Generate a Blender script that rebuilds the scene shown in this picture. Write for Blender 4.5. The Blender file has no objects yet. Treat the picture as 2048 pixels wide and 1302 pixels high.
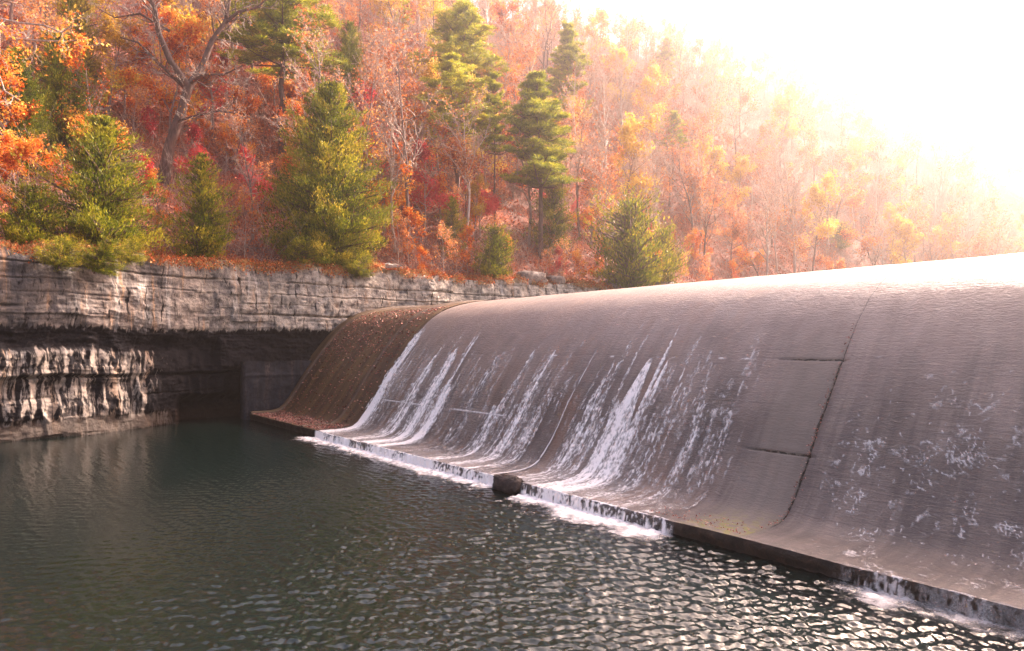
import bpy, math, random
import numpy as np
R = math.radians
C = bpy.context.scene.collection
scene = bpy.context.scene
rng = np.random.default_rng(7)
random.seed(7)

# ------------------------------------------------------------------ camera
F, CX, HY, H0 = 1365.0, 1024.0, 692.0, 5.0          # focal in px of a 2048 wide frame, horizon row, eye height
cam_d = bpy.data.cameras.new('camera'); cam = bpy.data.objects.new('camera', cam_d); C.objects.link(cam)
cam.location = (0, 0, H0); cam.rotation_euler = (R(90), 0, 0)
cam_d.sensor_width = 36; cam_d.lens = 36 * F / 2048
cam_d.shift_y = (HY - 651) / 2048
cam_d.clip_start = 0.1; cam_d.clip_end = 5000
scene.camera = cam

# ------------------------------------------------------------------ light
SUN_AZ, SUN_EL = R(49), R(37)                        # azimuth clockwise from the view axis (+Y)
world = bpy.data.worlds.new('World'); scene.world = world; world.use_nodes = True
wn = world.node_tree; bg = wn.nodes['Background']
sky = wn.nodes.new('ShaderNodeTexSky'); sky.sky_type = 'NISHITA'; sky.sun_disc = False
sky.sun_elevation = SUN_EL; sky.sun_rotation = SUN_AZ
sky.air_density = 1.0; sky.dust_density = 6.0; sky.ozone_density = 0.6
wb = wn.nodes.new('ShaderNodeMix'); wb.data_type = 'RGBA'; wb.blend_type = 'MULTIPLY'; wb.inputs[0].default_value = 1.0
wn.links.new(sky.outputs[0], wb.inputs[6]); wb.inputs[7].default_value = (1.0, .87, .85, 1)      # warm hazy autumn sky
wn.links.new(wb.outputs[2], bg.inputs[0]); bg.inputs[1].default_value = 0.15
sd = bpy.data.lights.new('sun', 'SUN'); sun = bpy.data.objects.new('sun', sd); C.objects.link(sun)
sd.energy = 5.0; sd.angle = R(0.5); sd.color = (1.0, 0.85, 0.75)
from mathutils import Vector
sv = Vector((math.sin(SUN_AZ) * math.cos(SUN_EL), math.cos(SUN_AZ) * math.cos(SUN_EL), math.sin(SUN_EL)))
sun.rotation_euler = sv.to_track_quat('Z', 'Y').to_euler()
sun.location = (60, 60, 60)
scene.view_settings.view_transform = 'Standard'; scene.view_settings.look = 'None'
scene.view_settings.exposure = 2.1; scene.view_settings.gamma = 1.0
scene.cycles.max_bounces = 6; scene.cycles.transparent_max_bounces = 12
scene.cycles.use_denoising = True

# ------------------------------------------------------------------ helpers
def tag(o, label=None, cat=None, group=None, kind=None):
    if label: o['label'] = label
    if cat: o['category'] = cat
    if group: o['group'] = group
    if kind: o['kind'] = kind
    return o
def empty(name, loc=(0, 0, 0), rz=0):
    o = bpy.data.objects.new(name, None); C.objects.link(o); o.location = loc; o.rotation_euler = (0, 0, rz)
    o.empty_display_size = 0.3
    return o
def mesh_obj(name, V, Fc, mats, parent=None, mi=None, smooth=False, uv=None, attrs=None):
    """V (n,3), Fc (m,k) array or list of such arrays; one mesh object"""
    V = np.asarray(V, np.float32)
    if not isinstance(Fc, list): Fc = [Fc]
    Fc = [np.asarray(f, np.int32) for f in Fc if len(f)]
    me = bpy.data.meshes.new(name)
    me.vertices.add(len(V)); me.vertices.foreach_set('co', V.ravel())
    loops = np.concatenate([f.ravel() for f in Fc])
    cnt = np.concatenate([np.full(len(f), f.shape[1], np.int32) for f in Fc])
    st = np.concatenate([[0], np.cumsum(cnt)[:-1]]).astype(np.int32)
    me.loops.add(len(loops)); me.loops.foreach_set('vertex_index', loops)
    me.polygons.add(len(cnt)); me.polygons.foreach_set('loop_start', st)
    if mi is not None: me.polygons.foreach_set('material_index', np.asarray(mi, np.int32))
    if smooth: me.polygons.foreach_set('use_smooth', np.ones(len(cnt), bool))
    if uv is not None:
        l = me.uv_layers.new(name='UVMap'); l.data.foreach_set('uv', np.asarray(uv, np.float32)[loops].ravel())
    for k, a in (attrs or {}).items():
        at = me.attributes.new(k, 'FLOAT', 'POINT'); at.data.foreach_set('value', np.asarray(a, np.float32))
    for m in (mats if isinstance(mats, (list, tuple)) else [mats]): me.materials.append(m)
    me.update(calc_edges=True); me.validate()
    o = bpy.data.objects.new(name, me); C.objects.link(o)
    if parent: o.parent = parent
    return o
def grid_faces(nx, ny):
    i = np.arange(nx * ny).reshape(nx, ny)
    return np.stack([i[:-1, :-1], i[1:, :-1], i[1:, 1:], i[:-1, 1:]], -1).reshape(-1, 4)
_T = np.random.default_rng(3).random((256, 256)).astype(np.float32)
def vn(x, y, seed=0):
    """2-D value noise 0..1"""
    x = np.asarray(x, np.float64) + seed * 17.37; y = np.asarray(y, np.float64) + seed * 9.71
    xi = np.floor(x).astype(int); yi = np.floor(y).astype(int); fx = x - xi; fy = y - yi
    fx = fx * fx * (3 - 2 * fx); fy = fy * fy * (3 - 2 * fy)
    a = _T[xi % 256, yi % 256]; b = _T[(xi + 1) % 256, yi % 256]; c = _T[xi % 256, (yi + 1) % 256]; d = _T[(xi + 1) % 256, (yi + 1) % 256]
    return (a * (1 - fx) + b * fx) * (1 - fy) + (c * (1 - fx) + d * fx) * fy
def fbm(x, y, seed=0, o=4):
    s = 0; a = 0.5; t = 0
    for k in range(o):
        s = s + a * vn(x * 2 ** k, y * 2 ** k, seed + k * 5); t += a; a *= 0.55
    return s / t
def sst(a, b, x):
    t = np.clip((x - a) / (b - a), 0, 1); return t * t * (3 - 2 * t)
def px(x, y, Y):
    """world point on the pixel's ray at depth Y"""
    return np.array([(x - CX) / F * Y, Y, H0 - (y - HY) / F * Y])

# node helper
class NT:
    def __init__(s, name, disp=False):
        s.m = bpy.data.materials.new(name); s.m.use_nodes = True; s.t = s.m.node_tree
        s.b = s.t.nodes['Principled BSDF']; s.out = s.t.nodes['Material Output']
    def n(s, typ, inp=None, **kw):
        nd = s.t.nodes.new('ShaderNode' + typ)
        for k, v in kw.items(): setattr(nd, k, v)
        for k, v in (inp or {}).items():
            if isinstance(v, bpy.types.NodeSocket): s.t.links.new(v, nd.inputs[k])
            else: nd.inputs[k].default_value = v
        return nd
    def set(s, k, v):
        if isinstance(v, bpy.types.NodeSocket): s.t.links.new(v, s.b.inputs[k])
        else: s.b.inputs[k].default_value = v
    def ramp(s, fac, stops, interp='LINEAR'):
        nd = s.n('ValToRGB', {0: fac}); cr = nd.color_ramp; cr.interpolation = interp
        while len(cr.elements) < len(stops): cr.elements.new(0.5)
        for e, (p, c) in zip(cr.elements, stops):
            e.position = p; e.color = (c, c, c, 1) if isinstance(c, (int, float)) else (*c, 1)
        return nd.outputs[0]
    def mix(s, fac, a, b, mode='MIX'):
        nd = s.n('Mix', data_type='RGBA', blend_type=mode)
        for k, v in ((0, fac), (6, a), (7, b)):
            if isinstance(v, bpy.types.NodeSocket): s.t.links.new(v, nd.inputs[k])
            else: nd.inputs[k].default_value = v if k == 0 else (*v, 1)
        return nd.outputs[2]
    def math(s, op, a, b=0.0, c=None):
        d = {0: a, 1: b}
        if c is not None: d[2] = c
        return s.n('Math', d, operation=op).outputs[0]
    def mapn(s, vec, scale=(1, 1, 1), loc=(0, 0, 0)):
        return s.n('Mapping', {0: vec, 1: loc, 3: scale}).outputs[0]
    def noise(s, vec, scale, detail=4, rough=0.55, dist=0.0):
        return s.n('TexNoise', {'Vector': vec, 'Scale': scale, 'Detail': detail, 'Roughness': rough, 'Distortion': dist}).outputs[0]
    def bump(s, h, strength, dist, normal=None):
        d = {'Height': h, 'Strength': strength, 'Distance': dist}
        if normal: d['Normal'] = normal
        return s.n('Bump', d).outputs[0]

def leaf_mat(name, stops, transl=0.35, rough=0.6):
    n = NT(name)
    at = n.n('Attribute', attribute_name='tint').outputs['Fac']
    oi = n.n('ObjectInfo').outputs['Random']
    f = n.math('ADD', at, n.math('MULTIPLY', n.math('SUBTRACT', oi, 0.5), 0.3))
    col = n.ramp(f, stops)
    n.set('Base Color', col); n.set('Roughness', rough); n.set('Specular IOR Level', 0.25)
    tr = n.n('BsdfTranslucent', {0: col})
    mx = n.n('MixShader', {0: transl, 1: n.b.outputs[0], 2: tr.outputs[0]})
    n.t.links.new(mx.outputs[0], n.out.inputs[0])
    return n.m
def bark_mat(name, a, b):
    n = NT(name); tc = n.n('TexCoord').outputs['Object']
    v = n.mapn(tc, (1, 1, 0.25))
    f = n.noise(v, 9, 5)
    oi = n.n('ObjectInfo').outputs['Random']
    f2 = n.math('ADD', f, n.math('MULTIPLY', n.math('SUBTRACT', oi, .5), .25))
    n.set('Base Color', n.ramp(f2, [(0.3, a), (0.7, b)])); n.set('Roughness', 0.85)
    n.set('Normal', n.bump(f, 0.5, 0.03))
    return n.m
M = {}
M['bark_grey'] = bark_mat('bark_grey', (.10, .062, .05), (.34, .24, .20))
M['bark_pale'] = bark_mat('bark_pale', (.30, .22, .17), (.62, .50, .42))
M['bark_brown'] = bark_mat('bark_brown', (.07, .035, .025), (.19, .105, .08))
M['twig_pink'] = bark_mat('twig_pink', (.32, .21, .165), (.68, .50, .39))
M['leaf_orange'] = leaf_mat('leaf_orange', [(0, (.20, .03, .006)), (.35, (.66, .12, .010)), (.65, (.84, .26, .020)), (1, (.82, .48, .08))])
M['leaf_rust'] = leaf_mat('leaf_rust', [(0, (.20, .05, .018)), (.5, (.64, .20, .05)), (1, (.80, .42, .15))])
M['leaf_red'] = leaf_mat('leaf_red', [(0, (.30, .012, .02)), (.5, (.66, .04, .055)), (1, (.8, .12, .10))])
M['leaf_yellow'] = leaf_mat('leaf_yellow', [(0, (.30, .15, .01)), (.5, (.62, .36, .03)), (1, (.78, .55, .08))])
M['needle'] = leaf_mat('needle', [(0, (.05, .085, .004)), (.4, (.25, .28, .010)), (.75, (.50, .47, .025)), (1, (.66, .56, .05))], .3)
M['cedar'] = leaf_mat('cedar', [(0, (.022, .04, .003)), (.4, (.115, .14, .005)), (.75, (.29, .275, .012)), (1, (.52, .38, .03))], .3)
M['litter'] = leaf_mat('litter', [(0, (.12, .02, .008)), (.35, (.42, .07, .015)), (.7, (.68, .17, .03)), (1, (.72, .38, .13))], .1)
M['dead_leaf'] = leaf_mat('dead_leaf', [(0, (.10, .02, .02)), (.5, (.36, .12, .09)), (1, (.62, .36, .28))], .1)
M['straw'] = leaf_mat('straw', [(0, (.16, .08, .03)), (.5, (.40, .22, .07)), (1, (.6, .42, .18))], .2)

# ------------------------------------------------------------------ frame of the dam and cliff
D = np.array([-1064.0, F]); D /= np.linalg.norm(D); U = np.array([D[1], -D[0]])
def su(s, u, z):
    s, u, z = np.broadcast_arrays(s, u, z)
    return np.stack([s * D[0] + u * U[0], s * D[1] + u * U[1], z], -1)
S_END = 47.6
# rim line of the cliff: left line, rounded corner, then along U
d1 = np.array([.55, .835]); d1 /= np.linalg.norm(d1)
P1 = np.array([-26.5, 35.4]); s1 = P1 @ D; k = (48.3 - s1) / (d1 @ D); CORN = P1 + d1 * k
def rim_dir(t):
    """unit direction of the rim at arclength t (corner at 0)"""
    w = sst(-4, 4, t)
    a1 = math.atan2(d1[1], d1[0]); a2 = math.atan2(U[1], U[0])
    a = a1 * (1 - w) + a2 * w
    a = a - 0.24 * sst(60, 200, t)
    return a
_tt = np.arange(-80, 560, 0.25)
_aa = rim_dir(_tt)
_px = np.cumsum(np.cos(_aa)) * .25; _py = np.cumsum(np.sin(_aa)) * .25
_i0 = np.argmin(abs(_tt)); _px += CORN[0] - _px[_i0]; _py += CORN[1] - _py[_i0]
def rim(t, d):
    """t along, d inland -> X, Y"""
    X = np.interp(t, _tt, _px); Y = np.interp(t, _tt, _py); a = np.interp(t, _tt, _aa)
    return X - np.sin(a) * d, Y + np.cos(a) * d
def rim_inv(X, Y):
    i = np.argmin((_px - X) ** 2 + (_py - Y) ** 2)
    a = _aa[i]; dx, dy = X - _px[i], Y - _py[i]
    d = -math.sin(a) * dx + math.cos(a) * dy
    return _tt[i] + math.cos(a) * dx + math.sin(a) * dy, d
def ztop(t):
    return 10.0 + 0.95 * sst(-25, 15, t) + 0.6 * (fbm(t * .3, t * 0 + 3, 4) - .5) * 2 + 0.45 * (vn(t * 1.1, t * 0, 8) - .5) - 1.2 * sst(45, 90, t)
def hill(t, d):
    Rg = 175 - 38 * sst(-5, 45, t) - 30 * sst(90, 330, t)
    sl = 0.66 + 0.42 * sst(-20, 30, t) + .24 * sst(50, 130, t)
    dd = np.maximum(d, 0)
    base = Rg * (1 - np.exp(-sl * np.maximum(dd - 2, 0) / Rg)) * (0.72 + .28 * sst(5, 35, dd)) + 0.10 * np.minimum(dd, 2)
    base = base - np.maximum(dd - 190, 0) * .35
    bumps = (fbm(t * .05, d * .05, 2) - .5) * 5 * sst(3, 25, dd) + (fbm(t * .4, d * .4, 6) - .5) * 1.0 * sst(.5, 6, dd)
    return ztop(t) + base + bumps
def ground_at(X, Y):
    t, d = rim_inv(X, Y); return float(hill(np.float64(t), np.float64(d)))

# ------------------------------------------------------------------ hillside terrain
def build_hill():
    ts = np.concatenate([np.arange(-70, 60, .8), np.arange(60, 200, 2), np.arange(200, 540, 6)])
    ds = np.concatenate([np.arange(0, 12, .35), np.arange(12, 60, 1.2), np.arange(60, 330, 5)])
    T, Dd = np.meshgrid(ts, ds, indexing='ij')
    X, Y = rim(T, Dd); Z = hill(T, Dd)
    n = NT('hillside_soil'); tc = n.n('TexCoord').outputs['Object']
    a = n.noise(tc, .35, 6); b = n.noise(tc, 5.0, 6, .75)
    c1 = n.ramp(b, [(.3, (.03, .012, .01)), (.42, (.14, .035, .018)), (.52, (.36, .075, .022)), (.62, (.50, .14, .035)), (.75, (.5, .28, .14))])
    c2 = n.ramp(b, [(.35, (.04, .02, .018)), (.52, (.20, .085, .06)), (.68, (.42, .24, .17))])
    n.set('Base Color', n.mix(n.ramp(a, [(.42, 0.0), (.62, 1.0)]), c1, c2)); n.set('Roughness', .9)
    n.set('Normal', n.bump(b, .7, .15))
    o = mesh_obj('hillside', np.stack([X, Y, Z], -1).reshape(-1, 3), grid_faces(len(ts), len(ds)), n.m, smooth=True)
    tag(o, kind='structure')
build_hill()

# ------------------------------------------------------------------ limestone cliff
def build_cliff():
    ts = np.concatenate([np.arange(-60, -40, .3), np.arange(-40, 12, .07), np.arange(12, 45, .12), np.arange(45, 130, .6)])
    vs = np.concatenate([np.arange(0, 6.6, .05), np.arange(6.6, 8.01, .1)]) ; nv = len(vs)
    zb = -1.5
    # v: 0 top edge ... parametrised as fraction from top
    fr = np.linspace(0, 1, 250)
    T, Fr = np.meshgrid(ts, fr, indexing='ij')
    ZT = ztop(T) + 0.0
    Z = ZT + (zb - ZT) * Fr
    tw = T * 1.0
    wob = (fbm(T * .25, Z * .0 + 1, 12) - .5)
    zz = Z + 0.35 * wob - 0.035 * np.clip(T + 20, -20, 10) * 0.4      # strata rise very slightly to the right
    # outward offset (towards the pool) as a function of level
    lv = np.array([-2, 0.0, .30, .75, 1.1, 2.8, 3.05, 3.25, 4.4, 4.75, 5.05, 5.35, 5.85, 6.1, 6.9, 7.0, 8.5, 8.65, 9.6, 10.4, 12.5])
    of = np.array([.45, .34, .26, .14, .08, .06, .10, .30, .27, .14, .06, .08, .34, .46, .52, .46, .50, .40, .32, .12, -.15])
    off = np.interp(zz, lv, of)
    # deep dark notch left of the abutment wall
    rec = sst(-3.0, -1.6, T) * (1 - sst(1.4, 2.2, zz + .5 * vn(T * 1.2, T * 0, 3))) * (1 - sst(-1, 0, T) * .0)
    rec2 = sst(-8, -2, T) * (1 - sst(4.4, 5.6, zz)) * (.35 + .5 * vn(T * .5, zz * .6, 3))
    off = off - 1.9 * rec - .8 * rec2 * (T < -.3) - .8 * rec2 * (T >= -.3) * (1 - sst(3.0, 3.6, zz))
    left = 1 - sst(-10.5, -8, T)
    off = off + .18 * left * sst(3.0, 3.3, zz) * (1 - sst(4.3, 4.8, zz))
    # blocks between bedding planes and joints
    off += (fbm(T * .20, zz * .22, 21) - .5) * 1.1
    for lay, (h_, w_) in enumerate(((.95, 2.6), (.42, 1.3))):
        li = np.floor(zz / h_ + .25 * vn(T * .3, T * 0, 33 + lay)); bi = np.floor(T / w_ + .6 * vn(T * .5, li * 3.1, 35) + li * .37)
        rb = _T[(li * 7 + 13).astype(int) % 256, (bi * 5 + 31).astype(int) % 256]
        off += (rb - .5) * (.20, .06)[lay] * sst(.3, .7, vn(T * .4, zz * .5, 36 + lay) + .2)
    cols = (1 - np.abs(2 * vn(T * 1.7 + .6 * vn(T, zz * 1.5, 2), zz * .35, 31) - 1))
    low = (1 - sst(2.7, 3.0, zz)) * sst(.5, .9, zz) + .6 * sst(3.3, 3.5, zz) * (1 - sst(4.5, 4.8, zz))
    off += .40 * (cols - .5) * low
    off += (fbm(T * .9, zz * 1.9, 46) - .5) * .55 * sst(4.4, 4.8, zz) * (1 - sst(5.6, 6.0, zz))
    off += (fbm(T * 1.1, zz * 1.6, 41) - .5) * .26 + (fbm(T * 5, zz * 8, 51, 3) - .5) * .10
    # bedding cracks
    for zc, w, dp, sd in ((6.95, .07, .30, 61), (8.45, .05, .16, 62), (3.1, .07, .35, 63), (9.3, .05, .15, 65), (7.7, .03, .10, 66), (1.9, .05, .12, 67)):
        zl = zc + .25 * (fbm(T * .3, T * 0, sd) - .5) + .06 * (vn(T * 2, T * 0, sd + 1) - .5)
        on = sst(.3, .55, vn(T * .22, T * 0, sd + 2))
        off -= dp * np.exp(-((zz - zl) / w) ** 2) * on
    off = np.where((T > -.3) & (zz > 3.2) & (zz < 5.6), np.maximum(off, -.02 + .75 * np.abs(fbm(T * 1.3, zz * 2.2, 44) - .5) + .35 * (vn(T * .8, np.floor(zz * 1.7), 45) - .4)), off)
    # keep the cliff behind the dam end: T>0 upper face
    off = np.where(T > 45, off * .6, off)
    top = sst(0, .03, Fr)
    off = off * top
    X, Y = rim(T, -off)
    # skirt: bring the first row on the terrain
    V = np.stack([X, Y, Z - .02 * 0], -1)
    n = NT('limestone'); tc = n.n('TexCoord').outputs['Object']
    at = n.n('Attribute', attribute_name='lev').outputs['Fac']      # level along the strata, metres
    al = n.n('Attribute', attribute_name='along').outputs['Fac']
    cv = n.n('CombineXYZ', {0: al, 1: at, 2: 0.0}).outputs[0]
    grain = n.noise(tc, 2.2, 8, .65)
    fine = n.noise(tc, 14, 6, .7)
    base = n.ramp(grain, [(.26, (.06, .048, .045)), (.45, (.17, .135, .118)), (.6, (.27, .21, .175)), (.78, (.44, .35, .28))])
    # vertical wash: tan, white, grey-blue
    st1 = n.noise(n.mapn(cv, (.28, .05, 1)), 2.0, 6, .68, .5)
    st2 = n.noise(n.mapn(cv, (.6, .05, 1), (7, 0, 0)), 2.0, 6, .7, .8)
    base = n.mix(n.ramp(st1, [(.44, .8), (.56, 0.0)]), base, (.060, .056, .060))
    base = n.mix(n.ramp(st2, [(.55, 0.0), (.64, .7)]), base, (.46, .25, .12))
    base = n.mix(n.ramp(n.noise(n.mapn(cv, (.5, .06, 1), (21, 0, 0)), 2.5, 6, .7, .7), [(.56, 0.0), (.66, .6)]), base, (.66, .60, .54))
    base = n.mix(n.math('MULTIPLY', n.n('MapRange', {0: al, 1: -6.0, 2: 7.0, 3: 0.0, 4: .75}).outputs[0], n.ramp(grain, [(.35, 0.0), (.6, 1.0)])), base, (.66, .56, .45))
    # strong black stains of the lower cliff, with overhang shade painted in
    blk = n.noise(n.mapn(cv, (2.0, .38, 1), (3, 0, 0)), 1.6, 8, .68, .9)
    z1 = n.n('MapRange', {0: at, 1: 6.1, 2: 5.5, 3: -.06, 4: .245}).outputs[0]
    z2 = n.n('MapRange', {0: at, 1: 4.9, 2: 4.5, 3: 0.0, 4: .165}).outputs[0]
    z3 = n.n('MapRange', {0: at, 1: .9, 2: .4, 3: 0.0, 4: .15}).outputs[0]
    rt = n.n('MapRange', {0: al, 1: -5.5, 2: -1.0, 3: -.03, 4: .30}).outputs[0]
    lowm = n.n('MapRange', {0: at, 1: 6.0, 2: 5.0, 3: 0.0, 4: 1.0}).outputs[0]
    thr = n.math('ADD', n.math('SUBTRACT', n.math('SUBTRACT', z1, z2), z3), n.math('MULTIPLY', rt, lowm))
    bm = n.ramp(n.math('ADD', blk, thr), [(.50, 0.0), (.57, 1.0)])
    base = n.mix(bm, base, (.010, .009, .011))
    base = n.mix(n.math('MULTIPLY', n.math('SUBTRACT', 1.0, bm), n.n('MapRange', {0: at, 1: 4.6, 2: 4.2, 3: 0.0, 4: .45}).outputs[0]), base, (.42, .34, .27))
    # brown wet foot
    foot = n.ramp(n.n('MapRange', {0: at, 1: 1.0, 2: .5, 3: 0.0, 4: 1.0}).outputs[0], [(0, 0.0), (1, .85)])
    base = n.mix(foot, base, (.028, .016, .010))
    base = n.mix(n.ramp(fine, [(.35, .45), (.5, 0.0)]), base, (.06, .045, .04))
    # moss and soil creeping over the rim
    rimm = n.math('ADD', n.n('MapRange', {0: at, 1: 9.2, 2: 11.4, 3: -.25, 4: .35}).outputs[0], n.noise(tc, 1.3, 6, .7))
    base = n.mix(n.ramp(rimm, [(.62, 0.0), (.72, .8)]), base, (.17, .10, .035))
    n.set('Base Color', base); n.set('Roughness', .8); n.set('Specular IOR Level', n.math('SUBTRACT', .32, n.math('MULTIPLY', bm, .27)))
    hh = n.math('ADD', grain, n.math('MULTIPLY', fine, .35))
    n.set('Normal', n.bump(hh, .9, .12))
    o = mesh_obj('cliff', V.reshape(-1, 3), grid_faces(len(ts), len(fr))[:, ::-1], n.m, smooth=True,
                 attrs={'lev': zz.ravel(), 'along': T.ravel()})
    tag(o, kind='structure')
build_cliff()

# ------------------------------------------------------------------ dam
pu = np.array([14.45, 15.3, 16.0, 16.6, 17.15, 17.7, 18.3, 19.0, 20.0, 21.0, 22.0, 23.1, 24.5, 26.0, 27.8, 29.2, 31.0])
pz = np.array([.37, .375, .40, .60, 1.18, 1.95, 2.88, 3.84, 5.12, 6.20, 6.95, 7.42, 7.75, 7.94, 8.05, 7.98, 7.3])
def smooth_profile():
    # Catmull-Rom through the points
    P = np.stack([pu, pz], -1); out = []
    for i in range(len(P) - 1):
        p0, p1, p2, p3 = P[max(i - 1, 0)], P[i], P[i + 1], P[min(i + 2, len(P) - 1)]
        for t in np.linspace(0, 1, 20, endpoint=False):
            out.append(.5 * (2 * p1 + (p2 - p0) * t + (2 * p0 - 5 * p1 + 4 * p2 - p3) * t * t + (3 * p1 - p0 - 3 * p2 + p3) * t ** 3))
    out.append(P[-1]); return np.array(out)
PR = smooth_profile(); _seg = np.linalg.norm(np.diff(PR, axis=0), axis=1); PV = np.concatenate([[0], np.cumsum(_seg)])
def prof(v, off=0.0):
    u = np.interp(v, PV, PR[:, 0]); z = np.interp(v, PV, PR[:, 1])
    e = .05; du = np.interp(v + e, PV, PR[:, 0]) - np.interp(v - e, PV, PR[:, 0]); dz = np.interp(v + e, PV, PR[:, 1]) - np.interp(v - e, PV, PR[:, 1])
    l = np.hypot(du, dz) + 1e-9
    return u - dz / l * off, z + du / l * off
VMAX = PV[-1]
def v_of_z(z):
    return float(np.interp(z, PR[:np.argmax(PR[:, 1]), 1], PV[:np.argmax(PR[:, 1])]))
V_HI, V_LO = v_of_z(4.6), v_of_z(2.02)
S_ALG = 35.6

def dam_face_mat():
    n = NT('wet_concrete'); uv = n.n('UVMap').outputs[0]
    sep = n.n('SeparateXYZ', {0: uv}); s, v = sep.outputs[0], sep.outputs[1]
    big = n.noise(n.mapn(uv, (.25, .18, 1)), 1.5, 5, .6, .3)
    col = n.ramp(big, [(.3, (.082, .063, .055)), (.5, (.155, .120, .102)), (.7, (.250, .196, .165))])
    # vertical wash
    w = n.noise(n.mapn(uv, (1.6, .09, 1)), 1.4, 5, .6)
    col = n.mix(n.ramp(w, [(.42, .5), (.55, 0.0)]), col, (.045, .034, .033))
    # board-marked horizontal lines
    bl = n.noise(n.mapn(uv, (.10, 5.5, 1)), 2.6, 5, .7, .15)
    col = n.mix(n.ramp(bl, [(.36, .55), (.5, 0.0)]), col, (.06, .045, .045))
    sp = n.noise(uv, 22, 5, .75)
    col = n.mix(n.ramp(sp, [(.38, .5), (.5, 0.0)]), col, (.06, .045, .045))
    # brown tint behind the falling streaks
    br = n.noise(n.mapn(uv, (.5, .16, 1), (5, 2, 0)), 1.2, 4, .6)
    brm = n.math('MULTIPLY', n.ramp(br, [(.5, 0.0), (.65, .55)]), n.ramp(n.n('MapRange', {0: s, 1: 11.0, 2: 14.0, 3: 0.0, 4: 1.0}).outputs[0], [(0, 0.0), (1, 1.0)]))
    col = n.mix(brm, col, (.17, .09, .055))
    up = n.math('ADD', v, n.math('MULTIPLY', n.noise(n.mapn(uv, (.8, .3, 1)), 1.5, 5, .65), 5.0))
    col = n.mix(n.n('MapRange', {0: up, 1: 7.5, 2: 11.5, 3: 0.0, 4: .60}).outputs[0], col, (.34, .25, .215))  # crest glow painted into the colour: upper face lighter and pinker
    # pale dry panel beside the joint
    pn = n.math('ADD', s, n.math('MULTIPLY', n.math('SUBTRACT', n.noise(n.mapn(uv, (1, .5, 1)), 1.6, 7, .7), .5), 1.1))
    a = n.n('MapRange', {0: s, 1: 9.60, 2: 9.66, 3: 0.0, 4: 1.0}).outputs[0]
    b = n.n('MapRange', {0: pn, 1: 11.7, 2: 11.0, 3: 0.0, 4: 1.0}).outputs[0]
    c = n.n('MapRange', {0: v, 1: 8.6, 2: 7.0, 3: 0.0, 4: 1.0}).outputs[0]
    dry = n.math('MULTIPLY', n.math('MULTIPLY', a, b), c)
    col = n.mix(n.math('MULTIPLY', dry, .55), col, (.215, .18, .152))
    # moss at the toe of the dry panel
    ms = n.math('MULTIPLY', dry, n.n('MapRange', {0: v, 1: 2.2, 2: .8, 3: 0.0, 4: 1.0}).outputs[0])
    col = n.mix(n.math('MULTIPLY', ms, n.ramp(n.noise(uv, 4, 5), [(.45, 0.0), (.6, .8)])), col, (.20, .19, .04))
    jn = n.math('ADD', s, n.math('MULTIPLY', n.math('SUBTRACT', n.noise(n.mapn(uv, (0, 1, 1)), 1.7, 5, .7), .5), .16))
    jd = n.math('ABSOLUTE', n.math('SUBTRACT', jn, 9.65))
    jw = n.n('MapRange', {0: v, 1: 8.0, 2: 2.0, 3: .010, 4: .034}).outputs[0]
    jw = n.math('MULTIPLY', jw, n.n('MapRange', {0: v, 1: 1.3, 2: 2.3, 3: 0.15, 4: 1.0}).outputs[0])
    jm = n.math('MULTIPLY', n.math('LESS_THAN', jd, jw), n.ramp(n.noise(uv, 9, 4), [(.35, .3), (.55, 1.0)]))
    col = n.mix(jm, col, (.012, .010, .008))
    for vj in (V_HI, V_LO):
        hn = n.math('ADD', v, n.math('MULTIPLY', n.math('SUBTRACT', n.noise(n.mapn(uv, (1, 0, 1)), 2.2, 6, .7), .5), .14))
        hm = n.math('MULTIPLY', n.math('LESS_THAN', n.math('ABSOLUTE', n.math('SUBTRACT', hn, vj)), .022), n.math('MULTIPLY', a, b))
        col = n.mix(n.math('MULTIPLY', hm, n.ramp(n.noise(uv, 6, 4), [(.4, .1), (.5, .9)])), col, (.012, .010, .008))
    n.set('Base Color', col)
    ro = n.ramp(n.noise(n.mapn(uv, (1.2, .4, 1)), 2, 5), [(.3, .38), (.7, .60)])
    ro = n.math('ADD', ro, n.math('MULTIPLY', dry, .25))
    n.set('Roughness', ro); n.set('Specular IOR Level', .38)
    n.set('Coat Weight', n.math('SUBTRACT', .12, n.math('MULTIPLY', dry, .12))); n.set('Coat Roughness', .38); n.set('Coat IOR', 1.33)
    # rippled film of water on the right: fine wavelets
    wv = n.noise(n.mapn(uv, (1.2, 3.2, 1)), 4.0, 5, .6, .8)
    h = n.math('ADD', n.math('MULTIPLY', bl, .25), n.math('ADD', n.math('MULTIPLY', sp, .25), n.math('MULTIPLY', wv, .8)))
    bp = n.bump(h, .75, .045)
    n.set('Normal', bp)
    cb = n.bump(h, .8, .035); n.set('Coat Normal', cb)
    return n.m
def algae_mat():
    n = NT('algae_concrete'); uv = n.n('UVMap').outputs[0]
    w = n.noise(n.mapn(uv, (1.1, .07, 1)), 1.6, 6, .65, .3)
    col = n.ramp(w, [(.3, (.030, .014, .008)), (.48, (.075, .036, .016)), (.62, (.15, .085, .03)), (.75, (.20, .13, .045))])
    sp = n.noise(uv, 16, 5, .75)
    col = n.mix(n.ramp(sp, [(.4, .6), (.5, 0.0)]), col, (.02, .012, .008))
    n.set('Base Color', col); n.set('Roughness', .55); n.set('Normal', n.bump(sp, .6, .03))
    return n.m
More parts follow.
